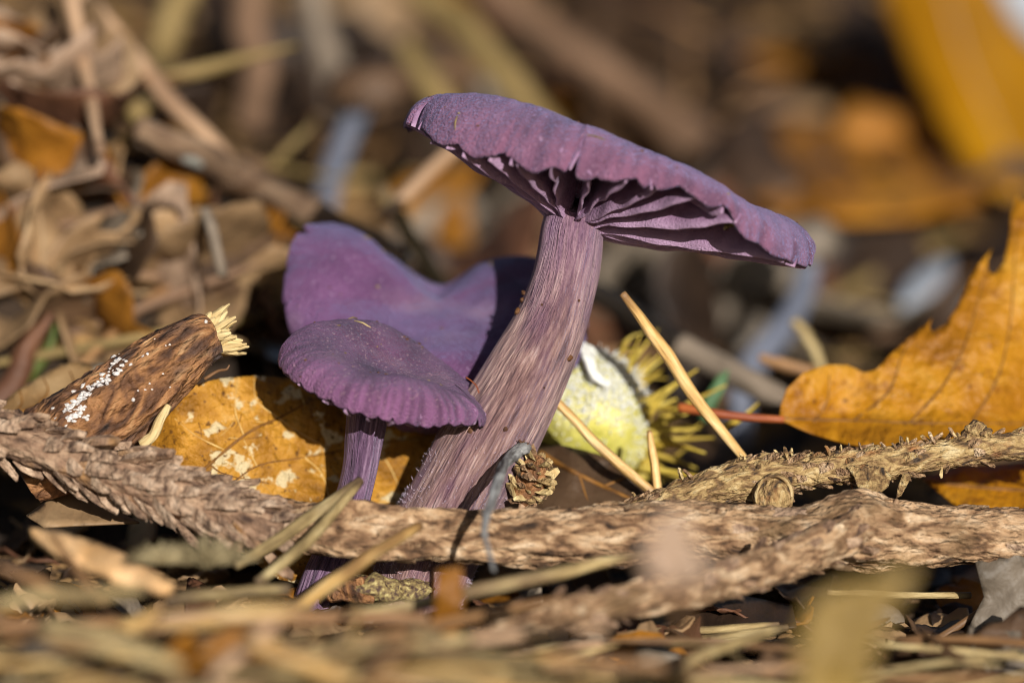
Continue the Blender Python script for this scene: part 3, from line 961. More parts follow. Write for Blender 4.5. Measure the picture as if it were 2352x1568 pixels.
simple_poly('orange_leaf', 'dull orange leaf lying in shade beneath the knobbly twig', 'leaf',
            [(2120, 1100), (2200, 1072), (2300, 1066), (2420, 1060), (2480, 1130), (2420, 1190), (2300, 1185), (2200, 1165)],
            lambda x, y: 1.0 + .006 * (1120 - y) + .1 * nz(x, y, 80, 7), 'maple', 18, .016, [[(2130, 1105), (2250, 1120), (2440, 1130)], [(2250, 1120), (2290, 1085)]], 'vein_dark')
simple_poly('yellow_leaf', 'big bright yellow leaf hanging upright at the back of the clearing', 'leaf',
            [(2010, -60), (2050, 60), (2090, 160), (2140, 270), (2200, 370), (2260, 430), (2320, 455), (2400, 440), (2440, 300), (2400, 150), (2330, 60), (2290, -10), (2260, -80), (2150, -110)],
            lambda x, y: 14.5 + .006 * (300 - y) + .5 * math.sin((x - .5 * y) / 70.0), 'yellow_leaf', 34, .03,
            [[(2150, -90), (2210, 120), (2290, 300), (2340, 440)]], 'straw_pink')
simple_poly('russet_leaf', 'deep orange-brown leaf lying below the yellow leaf in the background', 'leaf',
            [(1600, 300), (1720, 262), (1900, 270), (2060, 310), (2180, 350), (2280, 400), (2250, 470), (2100, 500), (1960, 510), (1850, 500), (1730, 470), (1640, 400)],
            lambda x, y: 11.6 + .022 * (500 - y) + .5 * nz(x, y, 120, 3), 'leaf russet', 34, .03, [[(1660, 350), (1900, 400), (2220, 430)]], 'vein_dark')
simple_poly('tan_leaf', 'pale brown leaf with a rolled edge lying behind the wide violet cap', 'leaf',
            [(1200, 110), (1330, 130), (1460, 150), (1600, 165), (1760, 200), (1900, 235), (1910, 265), (1760, 275), (1600, 265), (1450, 240), (1320, 190), (1230, 150)],
            lambda x, y: 17.5 + .03 * (260 - y), 'leaf tan', 34, .04)
simple_poly('pale_leaf', 'pale bluish leaf scrap leaning at the far edge of the yellow leaf', 'leaf',
            [(2240, -120), (2290, -20), (2330, 50), (2400, 120), (2500, 100), (2480, -100)], lambda x, y: 17.0, 'pale_leaf', 40, .03)
simple_poly('pale_leaf', 'small pale bluish-white leaf scrap on dark soil behind the orange leaf', 'leaf',
            [(2062, 690), (2085, 645), (2125, 610), (2165, 592), (2190, 602), (2180, 632), (2145, 672), (2100, 700), (2070, 708)], lambda x, y: 11.0 + .012 * (650 - y), 'pale_leaf', 20, .03)
simple_poly('pale_leaf', 'pale blue-grey leaf scrap under the left side of the saddle-shaped cap', 'leaf',
            [(545, 770), (600, 752), (680, 742), (760, 760), (770, 800), (720, 830), (640, 828), (575, 800)], lambda x, y: 3.6 + .02 * (800 - y), 'pale_leaf', 18, .02)
simple_poly('grass_blade', 'short broad blue-green blade behind the chestnut burr', 'blade',
            [(1605, 960), (1622, 905), (1650, 860), (1675, 848), (1668, 885), (1648, 925), (1625, 970)], lambda x, y: 2.2, 'green', 12, .03)

# ------------------------------------------------------------------ twigs and sticks
def bark_disp(amp, fa=2.2, fl=1.6, seed=0, knots=0.0):
    def f(ca, sa, L):
        q = np.stack([ca * fa, sa * fa, L * fl + seed], -1)
        n = fbm(q, 1, 5, seed)
        rid = 1 - np.abs(fbm(np.stack([ca * fa * 2.2, sa * fa * 2.2, L * fl * 1.6], -1), 1, 3, seed + 9))
        k = knots * np.maximum(0, fbm(np.stack([ca * .8, sa * .8, L * .9 + seed], -1), 1, 2, seed + 3)) ** 2
        return amp * (n * .9 + .55 * (rid - .6)) + k
    return f


def px_path(lst, n):
    sp = catmull(np.array(px_stem(lst)), n)
    return sp[:, :3], sp[:, 3]


def scale_mesh(name, mat, L, W, Hh, seed):
    """one small bark scale or peg: a curved wedge, its foot at the origin, long axis +Y, outward +Z"""
    rs = random.Random(seed)
    V, F = [], []
    prof = [(0, 1.0, .25), (.35, 1.05, .75), (.72, .8, 1.0), (1.0, .45, .85)]
    for (t, w, h) in prof:
        for sx in (-1, -.4, .4, 1):
            V.append((sx * W * w * .5 * rs.uniform(.85, 1.15), t * L, h * Hh * (1 - .35 * abs(sx)) * rs.uniform(.8, 1.2)))
        V.append((0, t * L * .92, -.25 * Hh + t * Hh * .35))
    m = 5
    for k in range(len(prof) - 1):
        for i in range(3):
            a = k * m + i
            F.append([a, a + 1, a + m + 1, a + m])
        a = k * m
        F.append([a + 3, a + 4, a + m + 4, a + m + 3])
        F.append([a + 4, a, a + m, a + m + 4])
    a = (len(prof) - 1) * m
    F.append([a, a + 1, a + 2, a + 3, a + 4]); F.append([4, 3, 2, 1, 0])
    V = np.array(V)
    return mesh_data(name, V, F, mat, V, False)


def put(name, me, parent, root, pos, yax, zax, s=1.0):
    y = unit(yax); z = unit(zax - y * np.dot(zax, y)); x = np.cross(y, z)
    o = bpy.data.objects.new(name, me)
    COL.objects.link(o)
    o.parent = parent
    p = (np.asarray(pos) - basis(root)) * K
    o.matrix_basis = Matrix(((x[0] * s, y[0] * s, z[0] * s, p[0]), (x[1] * s, y[1] * s, z[1] * s, p[1]), (x[2] * s, y[2] * s, z[2] * s, p[2]), (0, 0, 0, 1)))
    return o


def scaly(root, path, rad, name, mats, n, L, W, H, tilt, seed, facing=True, rows=None):
    rs = random.Random(seed)
    T, N, B = frames(path)
    meshes = [scale_mesh(name, M[rs.choice(mats)], L * rs.uniform(.75, 1.3), W * rs.uniform(.7, 1.3), H * rs.uniform(.7, 1.3), seed + k) for k in range(8)]
    ga = 0.0
    for k in range(n):
        u = (k + .5) / n
        i = min(len(path) - 1, int(u * (len(path) - 1)))
        ga += 2.39996 + rs.uniform(-.25, .25)
        d = N[i] * math.cos(ga) + B[i] * math.sin(ga)
        if facing and np.dot(d, FWD) > .55:          # the far underside never shows
            continue
        if float(vnoise(np.array([u * n * .06, ga * .0 + seed, 2.0]), seed)) + .5 * math.sin(ga) > .52:
            continue                                    # worn bare here
        tl = tilt * rs.uniform(.5, 1.4)
        ya = T[i] * math.cos(tl) + d * math.sin(tl)
        put(name, meshes[rs.randrange(8)], root, root, path[i] + d * rad[i] * .93, ya, d, rs.uniform(.75, 1.25))


def long_twig():
    path, rad = px_path([(585, 1195, -.9, 46), (700, 1215, -.95, 52), (850, 1222, -1.0, 56), (1000, 1232, -1.0, 58), (1200, 1228, -1.0, 58), (1420, 1226, -.95, 66), (1600, 1222, -.85, 62),
                         (1800, 1232, -.75, 70), (1950, 1222, -.7, 76), (2100, 1228, -.65, 68), (2250, 1232, -.6, 66), (2420, 1236, -.55, 66), (2560, 1240, -.5, 60)], 620)
    m = thing('fallen_branch', 'thick bare tan branch lying across the front of the mushroom stems', 'branch', P(1400, 1290, -.9))
    part('bark', tube(path, rad, 84, bark_disp(.22, 2.6, 2.0, 12, .6)), M['bark'], m)
    scaly(m, path, rad, 'bark_flake', ['bark', 'bark', 'bark_pale'], 110, .26, .15, .03, .10, 31)
    for (px, py, d, L, a) in [(1965, 1165, -.72, .16, 1.0), (2050, 1163, -.7, .11, 1.2), (1905, 1180, -.8, .10, .8)]:
        q = P(px, py + 12, d)
        e = unit(RT * math.cos(a) + UP * math.sin(a))
        part('peg', tube(np.array([q - e * .05, q + e * L * .5, q + e * L]), [.03, .026, .018], 8), M['straw_pink'], m)


def side_branch():
    path, rad = px_path([(1120, 1432, -2.6, 30), (1300, 1405, -2.4, 34), (1480, 1372, -2.1, 38), (1640, 1335, -1.8, 40), (1780, 1295, -1.45, 44), (1900, 1250, -1.15, 48), (1960, 1225, -1.0, 40)], 240)
    m = thing('side_twig', 'rough brown twig running out of focus in front of the thick tan branch', 'twig', P(1500, 1400, -2.2))
    part('bark', tube(path, rad, 48, bark_disp(.22, 2.4, 2.8, 44, .3)), M['bark'], m)
    scaly(m, path, rad, 'bark_flake', ['bark', 'bark_scaly'], 90, .15, .10, .04, .3, 61)


def scaly_twig():
    path, rad = px_path([(-120, 945, -.75, 48), (0, 995, -.8, 47), (140, 1045, -.85, 46), (280, 1095, -.9, 48), (420, 1145, -1.0, 50), (540, 1185, -1.05, 48), (640, 1225, -1.1, 46)], 300)
    m = thing('scaly_twig', 'scaly grey-brown conifer twig with raised needle pegs slanting under the rotten stub', 'twig', P(300, 1160, -.9))
    part('bark', tube(path, rad, 56, bark_disp(.16, 2.4, 2.6, 77, .2)), M['bark_scaly'], m)
    scaly(m, path, rad, 'needle_peg', ['bark_scaly', 'bark_pale', 'bark_pale', 'bark_scaly'], 165, .23, .12, .085, .30, 71)


def sharp_twig():
    path, rad = px_path([(1390, 1192, -.20, 22), (1480, 1172, -.22, 30), (1580, 1142, -.25, 40), (1680, 1108, -.25, 48), (1760, 1094, -.25, 50), (1840, 1086, -.25, 37), (1930, 1072, -.25, 36), (2010, 1068, -.25, 38),
                         (2090, 1058, -.25, 33), (2180, 1040, -.22, 31), (2260, 1030, -.2, 31), (2352, 1024, -.18, 31), (2480, 1018, -.15, 30)], 420)
    m = thing('knobbly_twig', 'sharp knobbly conifer twig with flaking bark propped in front of the orange leaf', 'twig', P(1500, 1190, -.2))
    part('bark', tube(path, rad, 72, bark_disp(.17, 2.8, 4.2, 91, .25)), M['bark_sharp'], m)
    scaly(m, path, rad, 'bark_flake', ['bark_sharp', 'bark', 'bark'], 230, .11, .065, .035, .24, 81)
    # the standing pegs along the top edge
    T, N, B = frames(path)
    rs = random.Random(3)
    pegm = [scale_mesh('needle_peg', M[q], rs.uniform(.09, .15), .05, .035, 400 + k) for k, q in enumerate(['bark_sharp', 'wood', 'bark', 'bark_sharp'])]
    for k in range(34):
        i = rs.randint(10, 330)
        d = unit(UP + RT * rs.uniform(-.3, .3) - FWD * rs.uniform(-.2, .7))
        if rs.random() < .22:
            d = unit(-UP - FWD * .4 + RT * rs.uniform(-.3, .3))
        d = unit(d - T[i] * np.dot(d, T[i]))
        put('needle_peg', rs.choice(pegm), m, m, path[i] + d * rad[i] * .9, d + T[i] * rs.uniform(-.9, .2), -T[i] + d * .2, rs.uniform(.6, 1.15))
    # round cut knot, hanging flap of bark and the knob on top
    c = P(1778, 1140, -.52)
    ringp = [tube(np.array([c + (RT * math.cos(a) + UP * math.sin(a) * 1.15) * rr - FWD * (.05 * (1 - rr / .17)) for a in np.linspace(0, 2 * math.pi, 26)]), .016, 6, bark_disp(.3, 2, 4, 5), caps=False) for rr in (.15,)]
    kn = part('knot', merge([lump(c + FWD * .10, .17, 8, (1, 1, 1.15), .12, 3)] + ringp), M['bark_sharp'], m)
    kn['label'] = 'round ringed knot facing outward'
    part('bark_flap', poly_leaf([(1945, 1072), (1985, 1066), (2030, 1075), (2048, 1095), (2040, 1118), (2012, 1140), (1990, 1133), (1968, 1116), (1962, 1095)], lambda x, y: -.42 - .0012 * (y - 1070), 9, .035), M['bark_sharp'], m)
    part('bark_flap', poly_leaf([(2075, 1085), (2095, 1090), (2085, 1110), (2070, 1138), (2058, 1144), (2062, 1118)], lambda x, y: -.42, 8, .03), M['bark_sharp'], m)
    part('bud', merge([lump(P(2242, 985, -.22), .075, 17, (1.25, 1, .8), .5, 3), lump(P(2265, 994, -.25), .05, 27, (1, 1, 1), .5, 3), lump(P(2222, 1000, -.22), .05, 22, (1, 1, 1), .5, 3)]), M['bark_sharp'], m)


def rotten_stub():
    path, rad = px_path([(60, 1060, -.15, 95), (160, 1010, -.2, 105), (250, 945, -.22, 98), (330, 880, -.22, 88), (400, 825, -.2, 76), (455, 785, -.18, 62), (492, 770, -.15, 50)], 260)
    m = thing('rotten_branch_stub', 'short rotten brown branch stub with white mould and a splintered pale end', 'branch', P(160, 1080, -.2))
    part('bark', tube(path, rad, 90, bark_disp(.17, 2.6, 1.8, 55, .15)), M['rot'], m)
    T, N, B = frames(path)
    rs = random.Random(2)
    e, r = path[-1], rad[-1]
    part('broken_end', lump(e - T[-1] * .04, r * .85, 61, (1, .9, 1.1), .35, 3), M['wood'], m)
    for k in range(48):
        a = rs.uniform(0, 2 * math.pi); q = rs.uniform(.1, 1.0)
        d = N[-1] * math.cos(a) + B[-1] * math.sin(a)
        s = e + d * r * q * .9
        L = rs.uniform(.05, .24)
        u = unit(T[-1] + d * .45 + np.array([rs.uniform(-.2, .2) for _ in range(3)]))
        part('splinter', tube(np.array([s - u * .08, s + u * L * .5, s + u * L]), [.034, .03, .010], 6, bark_disp(.3, 1.5, 6, k)), M['wood'], m)
    blobs = []
    for k in range(300):
        t = rs.random()
        if k < 220:
            x, y = 150 + 92 * t + rs.gauss(0, 13), 958 - 78 * t + rs.gauss(0, 12)
        elif k < 275:
            x, y = 272 + rs.gauss(0, 12), 838 + rs.gauss(0, 12)
        else:
            x, y = rs.uniform(250, 420), rs.uniform(770, 900)
        q = on_tube(x, y, path, rad)
        if q is not None:
            blobs.append(lump(q, rs.uniform(.010, .026) if k < 275 else .009, k, (1.3, .8, .8), .7, 1))
    part('white_mould', merge(blobs), M['mould'], m)['kind'] = 'stuff'
    for k in range(9):
        i = rs.randint(60, 240)
        d = unit(-FWD * rs.uniform(.6, 1) + UP * rs.uniform(-.3, .7)); d = unit(d - T[i] * np.dot(d, T[i]))
        part('mould_dot', lump(path[i] + d * rad[i] * 1.03, .02, k, (1, 1, 1), .2, 1), M['mould'], m)
    part('bark_strip', tube(catmull(np.array([P(386, 930, -.5), P(368, 965, -.52), P(352, 1000, -.5), P(325, 1022, -.5)]), 20), np.linspace(.03, .05, 20), 8, bark_disp(.3, 2, 5, 3)), M['wood'], m)
    part('root_hair', tube(catmull(np.array([P(470, 870, -.1), P(500, 852, -.1), P(520, 848, -.12), P(527, 838, -.12)]), 12), np.linspace(.016, .008, 12), 6), M['needle_brown'], m)


def grey_twig():
    path, rad = px_path([(1216, 1034, -.42, 8), (1204, 1027, -.44, 13), (1182, 1040, -.5, 14), (1158, 1068, -.85, 12), (1144, 1105, -1.35, 11), (1130, 1150, -1.75, 11), (1116, 1190, -2.0, 8), (1112, 1225, -2.2, 6), (1122, 1265, -2.35, 5), (1134, 1310, -2.5, 5)], 120)
    m = thing('grey_twig', 'thin grey hooked twig in front of the thick stem base', 'twig', P(1134, 1310, -2.5))
    part('bark', tube(path, rad, 22, bark_disp(.34, 1.8, 7, 19, .5)), M['grey'], m)
    rs = random.Random(9)
    for k in range(7):
        q = P(1207 + rs.uniform(-10, 14), 1022 + rs.uniform(-3, 6), -.46)
        e = unit(np.array([rs.uniform(-1, 1), rs.uniform(-.5, .5), rs.uniform(.3, 1)]))
        part('bristle', tube(np.array([q, q + e * .04, q + e * .06]), [.010, .007, .002], 5), M['speck'], m)
    part('node', lump(P(1141, 1115, -1.42), .046, 3, (1, 1, .8), .3), M['grey'], m)


def bud():
    c = P(1222, 1095, -.30)
    m = thing('scaly_bud', 'small tan scaly bud like a tiny cone beside the hooked grey twig', 'bud', P(1205, 1170, -.3))
    ax = unit(P(1245, 1045, -.38) - P(1200, 1160, -.28))
    path = np.array([c + ax * t for t in np.linspace(-.24, .19, 30)])
    rad = np.interp(np.linspace(0, 1, 30), [0, .25, .6, .85, 1], [.07, .12, .13, .10, .04])
    part('core', tube(path, rad, 24, bark_disp(.3, 2, 5, 8)), M['rot'], m)
    T, N, B = frames(path)
    rs = random.Random(12)
    me = [scale_mesh('scale', M[q], .10, .085, .05, 900 + k) for k, q in enumerate(['wood', 'bark_sharp', 'bark_sharp', 'bark', 'wood', 'straw_dull'])]
    ga = 0
    for k in range(52):
        i = int(k / 52 * 29)
        ga += 2.39996
        d = N[i] * math.cos(ga) + B[i] * math.sin(ga)
        put('scale', rs.choice(me), m, m, path[i] + d * rad[i] * .85, T[i] * rs.uniform(.3, 1.0) + d * rs.uniform(.4, 1.3) + np.array([rs.uniform(-.4, .4) for _ in range(3)]), d - T[i] * .5, rs.uniform(.6, 1.6))
    part('stalk', tube(catmull(np.array([P(1195, 1200, -.3), P(1198, 1170, -.3), P(1202, 1150, -.29)]), 8), .035, 8), M['straw_pink'], m)


long_twig(); side_branch(); scaly_twig(); sharp_twig(); rotten_stub(); grey_twig(); bud()


def burr():
    base = P(1400, 1150, 1.2)
    m = thing('chestnut_burr', 'open yellow-green chestnut burr with white furry rim and long spines behind the thick stem', 'burr', base)
    out = [(1205, 985), (1215, 920), (1240, 865), (1280, 822), (1325, 800), (1365, 812), (1400, 840), (1432, 875), (1458, 920), (1478, 970), (1487, 1030), (1478, 1075), (1440, 1095), (1385, 1065), (1320, 1035), (1250, 1015)]

    def dep(x, y):
        q = ((x - 1350) / 140.0) ** 2 + ((y - 950) / 150.0) ** 2
        return 1.05 + .42 * q + .05 * nz(x, y, 40, 6)
    b = part('lining', poly_leaf(out, dep, 12, .08), M['burr_in'], m)
    rs = random.Random(21)
    rimp = catmull(np.array([P(1262, 850, 1.25), P(1300, 815, 1.25), P(1338, 800, 1.2), P(1352, 830, 1.05), P(1368, 865, 1.0), P(1398, 885, 1.02)]), 60)
    part('furry_rim', tube(rimp, np.interp(np.linspace(0, 1, 60), [0, .3, .7, 1], [.035, .05, .055, .03]), 18, bark_disp(.35, 2, 4, 3)), M['burr_fur'], m)
    rim2 = catmull(np.array([P(1338, 800, 1.3), P(1380, 812, 1.35), P(1420, 845, 1.4), P(1455, 895, 1.4)]), 40)
    part('furry_rim', tube(rim2, np.linspace(.05, .02, 40), 12, bark_disp(.2, 2, 3, 5)), M['burr_fur'], m)
    fz = []
    for k in range(2600):
        i = rs.random()
        x, y = rs.uniform(1240, 1480), rs.gauss(880, 48) if k < 1900 else rs.uniform(820, 1060)
        if k > 1900:
            x = 1487 - abs(rs.gauss(0, 22)) - max(0, (1000 - y)) * .45
        q = ((x - 1350) / 140.0) ** 2 + ((y - 950) / 150.0) ** 2
        if q > 1.05:
            continue
        s = P(x, y, dep(x, y) - .03)
        e = unit(-FWD * .6 + np.array([rs.uniform(-1, 1), rs.uniform(-.6, .6), rs.uniform(-.6, 1)]))
        L = rs.uniform(.04, .10)
        fz.append(tube(np.array([s, s + e * L * .5, s + e * L]), [.006, .005, .002], 4))
    part('fur', merge(fz), M['burr_fur'], b, m)['kind'] = 'stuff'
    # spines: a few traced ones, the rest fanning out of the shell's outer side
    sp = [((1405, 880), (1435, 785)), ((1440, 905), (1492, 815)), ((1425, 885), (1470, 800)), ((1460, 935), (1602, 848)), ((1470, 945), (1560, 880)), ((1478, 990), (1668, 884)), ((1480, 1000), (1580, 950)), ((1485, 1010), (1640, 1005)),
          ((1484, 1022), (1620, 1040)), ((1660, 985), (1742, 925)), ((1450, 920), (1520, 850)), ((1470, 960), (1555, 915)), ((1485, 1035), (1600, 1075)), ((1480, 1050), (1590, 1100)), ((1478, 1060), (1560, 1120)),
          ((1430, 895), (1455, 830)), ((1410, 1085), (1395, 1130)), ((1482, 1000), (1600, 985)), ((1475, 975), (1540, 890)), ((1470, 1075), (1640, 1100))]
    for k, (a, c) in enumerate(sp):
        d0 = 1.45 + rs.uniform(-.1, .2)
        p0, p2 = P(a[0], a[1], d0), P(c[0], c[1], d0 + rs.uniform(-.35, .4))
        p1 = (p0 + p2) / 2 + UP * rs.uniform(-.05, .05)
        part('spine', tube(catmull(np.array([p0, p1, p2]), 10), np.linspace(.038, .009, 10), 7), M['spine'], m)
    for k in range(34):
        t = rs.uniform(0, 1)
        i = 6 + t * 6
        o0 = np.array(out[int(i)]); o1 = np.array(out[int(i) + 1])
        a = o0 + (o1 - o0) * (i - int(i))
        d0 = 1.5 + rs.uniform(0, .5)
        ang = math.radians(rs.uniform(-75, 35))
        L = rs.uniform(40, 150)
        p0 = P(a[0] - 8, a[1], d0); p2 = P(a[0] + L * math.cos(ang), a[1] + L * math.sin(ang), d0 + rs.uniform(-.3, .5))
        p1 = (p0 + p2) / 2 + UP * rs.uniform(-.09, .09) + RT * rs.uniform(-.05, .05)
        part('spine', tube(catmull(np.array([p0, p1, p2]), 8), np.linspace(rs.uniform(.022, .036), .006, 8), 6), M['spine'], m)
    # woody outer shell that carries the spines, behind the lining
    sh = [(1230, 1010), (1260, 870), (1330, 806), (1400, 835), (1470, 915), (1500, 1000), (1505, 1075), (1460, 1120), (1380, 1090), (1290, 1050)]
    part('shell', poly_leaf(sh, lambda x, y: 1.62 + .25 * (1 - ((x - 1360) / 150.0) ** 2 - ((y - 950) / 160.0) ** 2), 18, .1), M['spine'], m)


burr()


# ------------------------------------------------------------------ single stalks, needles and stems placed one by one
def stalk(name, label, cat, pts, mat, n=40, seg=10, amp=.08, group=None, over=None):
    if over is not None:
        pts = [(a, b, min(d, float(np.dot(hit(a, b) - CAM, FWD)) - DIST - over), w) for a, b, d, w in pts]
    path, rad = px_path(pts, n)
    if cat == 'straw':
        rad = rad * .8
    sd = RNG.randint(0, 999)
    t = np.linspace(0, 1, n)
    w = np.stack([fbm(np.stack([t * 3.2, t * 0 + sd * .7, t * 0 + k * 9], -1), 1, 2, sd) for k in range(3)], -1)
    path = path + w * (rad * .32)[:, None]
    g = tube(path, rad, seg, bark_disp(amp * 1.5, 1.6, 1.4, sd, .1))
    L = g[2][:, 2] / g[2][:, 2].max()
    tn = np.clip(1 - L / RNG.uniform(.03, .14), 0, 1) + np.clip((L - RNG.uniform(.86, .97)) / .1, 0, 1) + np.clip(fbm(g[2] * np.array([3, 3, 1.1]), 1, 3, sd) * 1.4 - .45, 0, .7)
    v = g[0]; base = np.array([v[:, 0].mean(), v[:, 1].mean(), v[:, 2].min()])
    o = link(name, mesh_data(name, v - base, g[1], M[mat], g[2], True, np.clip(tn, 0, .85)), None, base)
    return tag(o, label, cat, group)


stalk('pine_needle', 'golden stiff needle leaning across the chestnut spines', 'needle', [(1432, 676, -.05, 9), (1520, 800, .1, 15), (1610, 925, .2, 14), (1722, 1066, .3, 9)], 'straw', 60)
stalk('pine_needle', 'golden needle slanting down across the yellow burr lining', 'needle', [(1240, 880, .35, 10), (1300, 945, .35, 11), (1390, 1035, .3, 12), (1510, 1138, .25, 11)], 'straw', 60)
stalk('pine_needle', 'short upright straw needle at the lower edge of the burr', 'needle', [(1493, 990, .3, 6), (1500, 1050, .3, 10), (1512, 1130, .3, 11)], 'straw')
stalk('pine_needle', 'short brown needle stub tucked under the thick stem beside the burr', 'needle', [(1214, 960, .7, 9), (1218, 1000, .7, 11), (1222, 1050, .7, 11)], 'straw_pink')
stalk('lichen_twig', 'long brown twig spotted with grey lichen along the crest of the leaf heap', 'twig', [(320, 300, 5.2, 26), (440, 352, 5.0, 32), (560, 405, 4.7, 34), (700, 475, 4.2, 32), (820, 535, 3.8, 30), (930, 590, 3.4, 26)], 'lichen_twig', 90, 18, .16, over=1.9)
stalk('straw_stalk', 'long straight tan stalk leaning on the lichen-spotted twig', 'stalk', [(150, -60, 5.6, 20), (260, 78, 5.4, 21), (380, 222, 5.1, 22), (518, 372, 4.8, 21)], 'straw_pink', over=1.9)
stalk('straw_stalk', 'thin tan stalk standing in the leaf heap beside the long straight stalk', 'stalk', [(150, -60, 4.4, 16), (180, 90, 4.3, 18), (205, 220, 4.1, 16), (228, 350, 4.0, 12)], 'straw_pink', over=1.9)
stalk('straw_stalk', 'tan stalk piece slanting up to the underside of the wide cap', 'stalk', [(1120, 290, 5.2, 14), (1030, 358, 5.0, 16), (960, 422, 4.8, 18), (880, 500, 4.6, 15)], 'straw_pink', over=1.9)
stalk('straw_stalk', 'pale greenish stalk bent down toward the saddle-shaped cap', 'stalk', [(880, 430, 5.2, 17), (930, 520, 5.0, 19), (975, 590, 4.8, 18), (1040, 690, 4.6, 16)], 'straw_dull', over=1.9)
stalk('brown_stick', 'dull grey-brown stick slanting behind the golden needle', 'stick', [(1320, 640, 4.4, 24), (1440, 720, 4.2, 28), (1580, 812, 3.8, 30), (1720, 885, 3.4, 30), (1830, 940, 3.1, 26)], 'grey_tan', 60, 14, .15, over=1.2)
stalk('brown_stick', 'big pinkish-brown stick lying on the far slope above the wide cap', 'stick', [(1060, -60, 17, 34), (1280, 95, 16, 40), (1500, 250, 15, 46), (1680, 370, 14, 48), (1820, 470, 13, 42)], 'far_brown', 60, 16, .12, over=1.2)
stalk('ochre_stalk', 'broad ochre stalk on the far slope ending behind the cap top', 'stalk', [(960, -30, 13, 34), (1060, 60, 12.6, 36), (1160, 170, 12, 36), (1280, 310, 11.4, 30)], 'far_ochre', over=1.2)
stalk('ochre_stalk', 'short ochre stalk on the far slope beside the pale stem', 'stalk', [(930, 120, 11, 30), (990, 190, 10.6, 34), (1060, 290, 10.2, 30)], 'far_ochre', over=1.2)
stalk('dry_stalk', 'upright tan stem far behind the lichen-spotted twig', 'stalk', [(590, -60, 12, 38), (580, 60, 11.6, 42), (582, 180, 11, 40), (570, 300, 10.4, 34)], 'far_brown', over=1.2)
stalk('dry_stalk', 'slanted ochre stem far behind the long straight stalk', 'stalk', [(440, -60, 11, 32), (390, 60, 10.6, 34), (345, 180, 10, 30), (310, 260, 9.6, 26)], 'far_ochre', over=1.2)
stalk('dry_stalk', 'dull mauve-brown stem far behind between the tan stem and the pale stem', 'stalk', [(700, -60, 13, 30), (735, 80, 12.4, 36), (765, 220, 11.8, 36), (790, 330, 11, 28)], 'grey_tan', over=1.2)
stalk('red_needle', 'short rusty stick on dark soil left of the orange leaf tip', 'stick', [(1745, 822, 3.2, 10), (1800, 838, 3.2, 14), (1870, 850, 3.2, 14)], 'needle_brown')
stalk('pine_needle', 'thin curved olive needle rising from dark soil near the rusty stick', 'needle', [(1828, 735, 4.0, 12), (1865, 790, 3.9, 13), (1895, 860, 3.8, 9)], 'straw_dull')
stalk('withered_grass', 'blurred orange-brown withered grass blade standing at the edge of the curled leaf', 'grass', [(-40, 960, 2.6, 30), (30, 860, 2.6, 28), (75, 790, 2.6, 22), (118, 720, 2.6, 6)], 'leaf reddish brown', 30, 12)
stalk('green_grass', 'blurred olive green blade close against the orange-brown withered grass', 'grass', [(20, 930, 2.8, 16), (80, 845, 2.8, 17), (112, 790, 2.8, 12), (128, 745, 2.8, 4)], 'moss_green', 30, 10)
stalk('pine_needle', 'pale upright needle in the leaf heap left of the saddle-shaped cap', 'needle', [(478, 480, 3.4, 13), (498, 560, 3.3, 14), (515, 630, 3.2, 12)], 'grey_tan', over=1.9)


def far_mushroom(label, pts, capc, capr, mat_cap):
    path, rad = px_path(pts, 40)
    m = thing('mushroom', label, 'mushroom', path[-1], 'far violet mushrooms')
    part('stem', tube(path, rad, 16, bark_disp(.06, 1.4, 1.5, 5)), M['stem_far'], m)
    ex, ey, ez = cam_frame(-8, 12)
    c = dict(R=[(0, capr), (120, capr * 1.05), (240, capr * .95)], He=[(0, -.1), (90, 0), (200, -.12), (280, -.15)], Hs=[(0, .18), (120, .2), (240, .18)], Hc=.2, sh=.6, lobes=20, la=.02,
             seed=3.0, wave=.04, nstr=40, str=.006, thick=.08, stem_h=-.05, gexp=[(0, 1), (180, 1)], nt=120, ns=30)
    part('cap', build_cap(path[0] + ez * .05, ex, ey, ez, c)[:3], M[mat_cap], m)


far_mushroom('out-of-focus pale lilac mushroom stem standing left of the wide cap', [(850, 205, 9, 30), (820, 260, 9, 26), (785, 340, 9, 27), (755, 430, 8.6, 29), (740, 520, 8.2, 30), (730, 610, 8.0, 31)], None, .5, 'leaf brown')
far_mushroom('out-of-focus bent blue-lilac mushroom stem under the right tip of the wide cap', [(1855, 560, 8, 26), (1850, 640, 8, 29), (1825, 710, 7.6, 30), (1785, 770, 7.2, 32), (1735, 830, 6.9, 32), (1700, 905, 6.7, 32), (1690, 1020, 6.6, 34)], None, .35, 'leaf grey brown')

# foreground, nearest things: traced one by one
stalk('straw', 'two-toned straw piece crossing the small stem base, longer of a forked pair', 'straw', [(830, 1105, -1.05, 13), (740, 1170, -1.3, 17), (640, 1235, -1.6, 18), (540, 1300, -1.9, 14)], 'straw_dull', 50)
stalk('straw', 'thinner straw of the forked pair at the small stem base', 'straw', [(826, 1110, -1.07, 10), (760, 1185, -1.4, 15), (690, 1260, -1.8, 17), (590, 1340, -2.2, 14)], 'straw_dull', 50)
stalk('straw', 'smooth yellow straw rising onto the thick tan branch', 'straw', [(965, 1205, -1.5, 14), (880, 1255, -1.9, 18), (780, 1325, -2.3, 20), (665, 1405, -2.7, 18)], 'straw', 50)
stalk('straw', 'long dull straw lying low in front of the thick tan branch', 'straw', [(690, 1425, -3.0, 16), (900, 1400, -2.9, 19), (1120, 1350, -2.7, 20), (1300, 1310, -2.4, 18), (1480, 1272, -2.0, 12)], 'straw_dull', 60)
stalk('straw', 'flat pale straw lying left of the lichen-crusted chips', 'straw', [(380, 1378, -2.4, 20), (520, 1362, -2.4, 20), (660, 1352, -2.3, 18)], 'straw_dull')
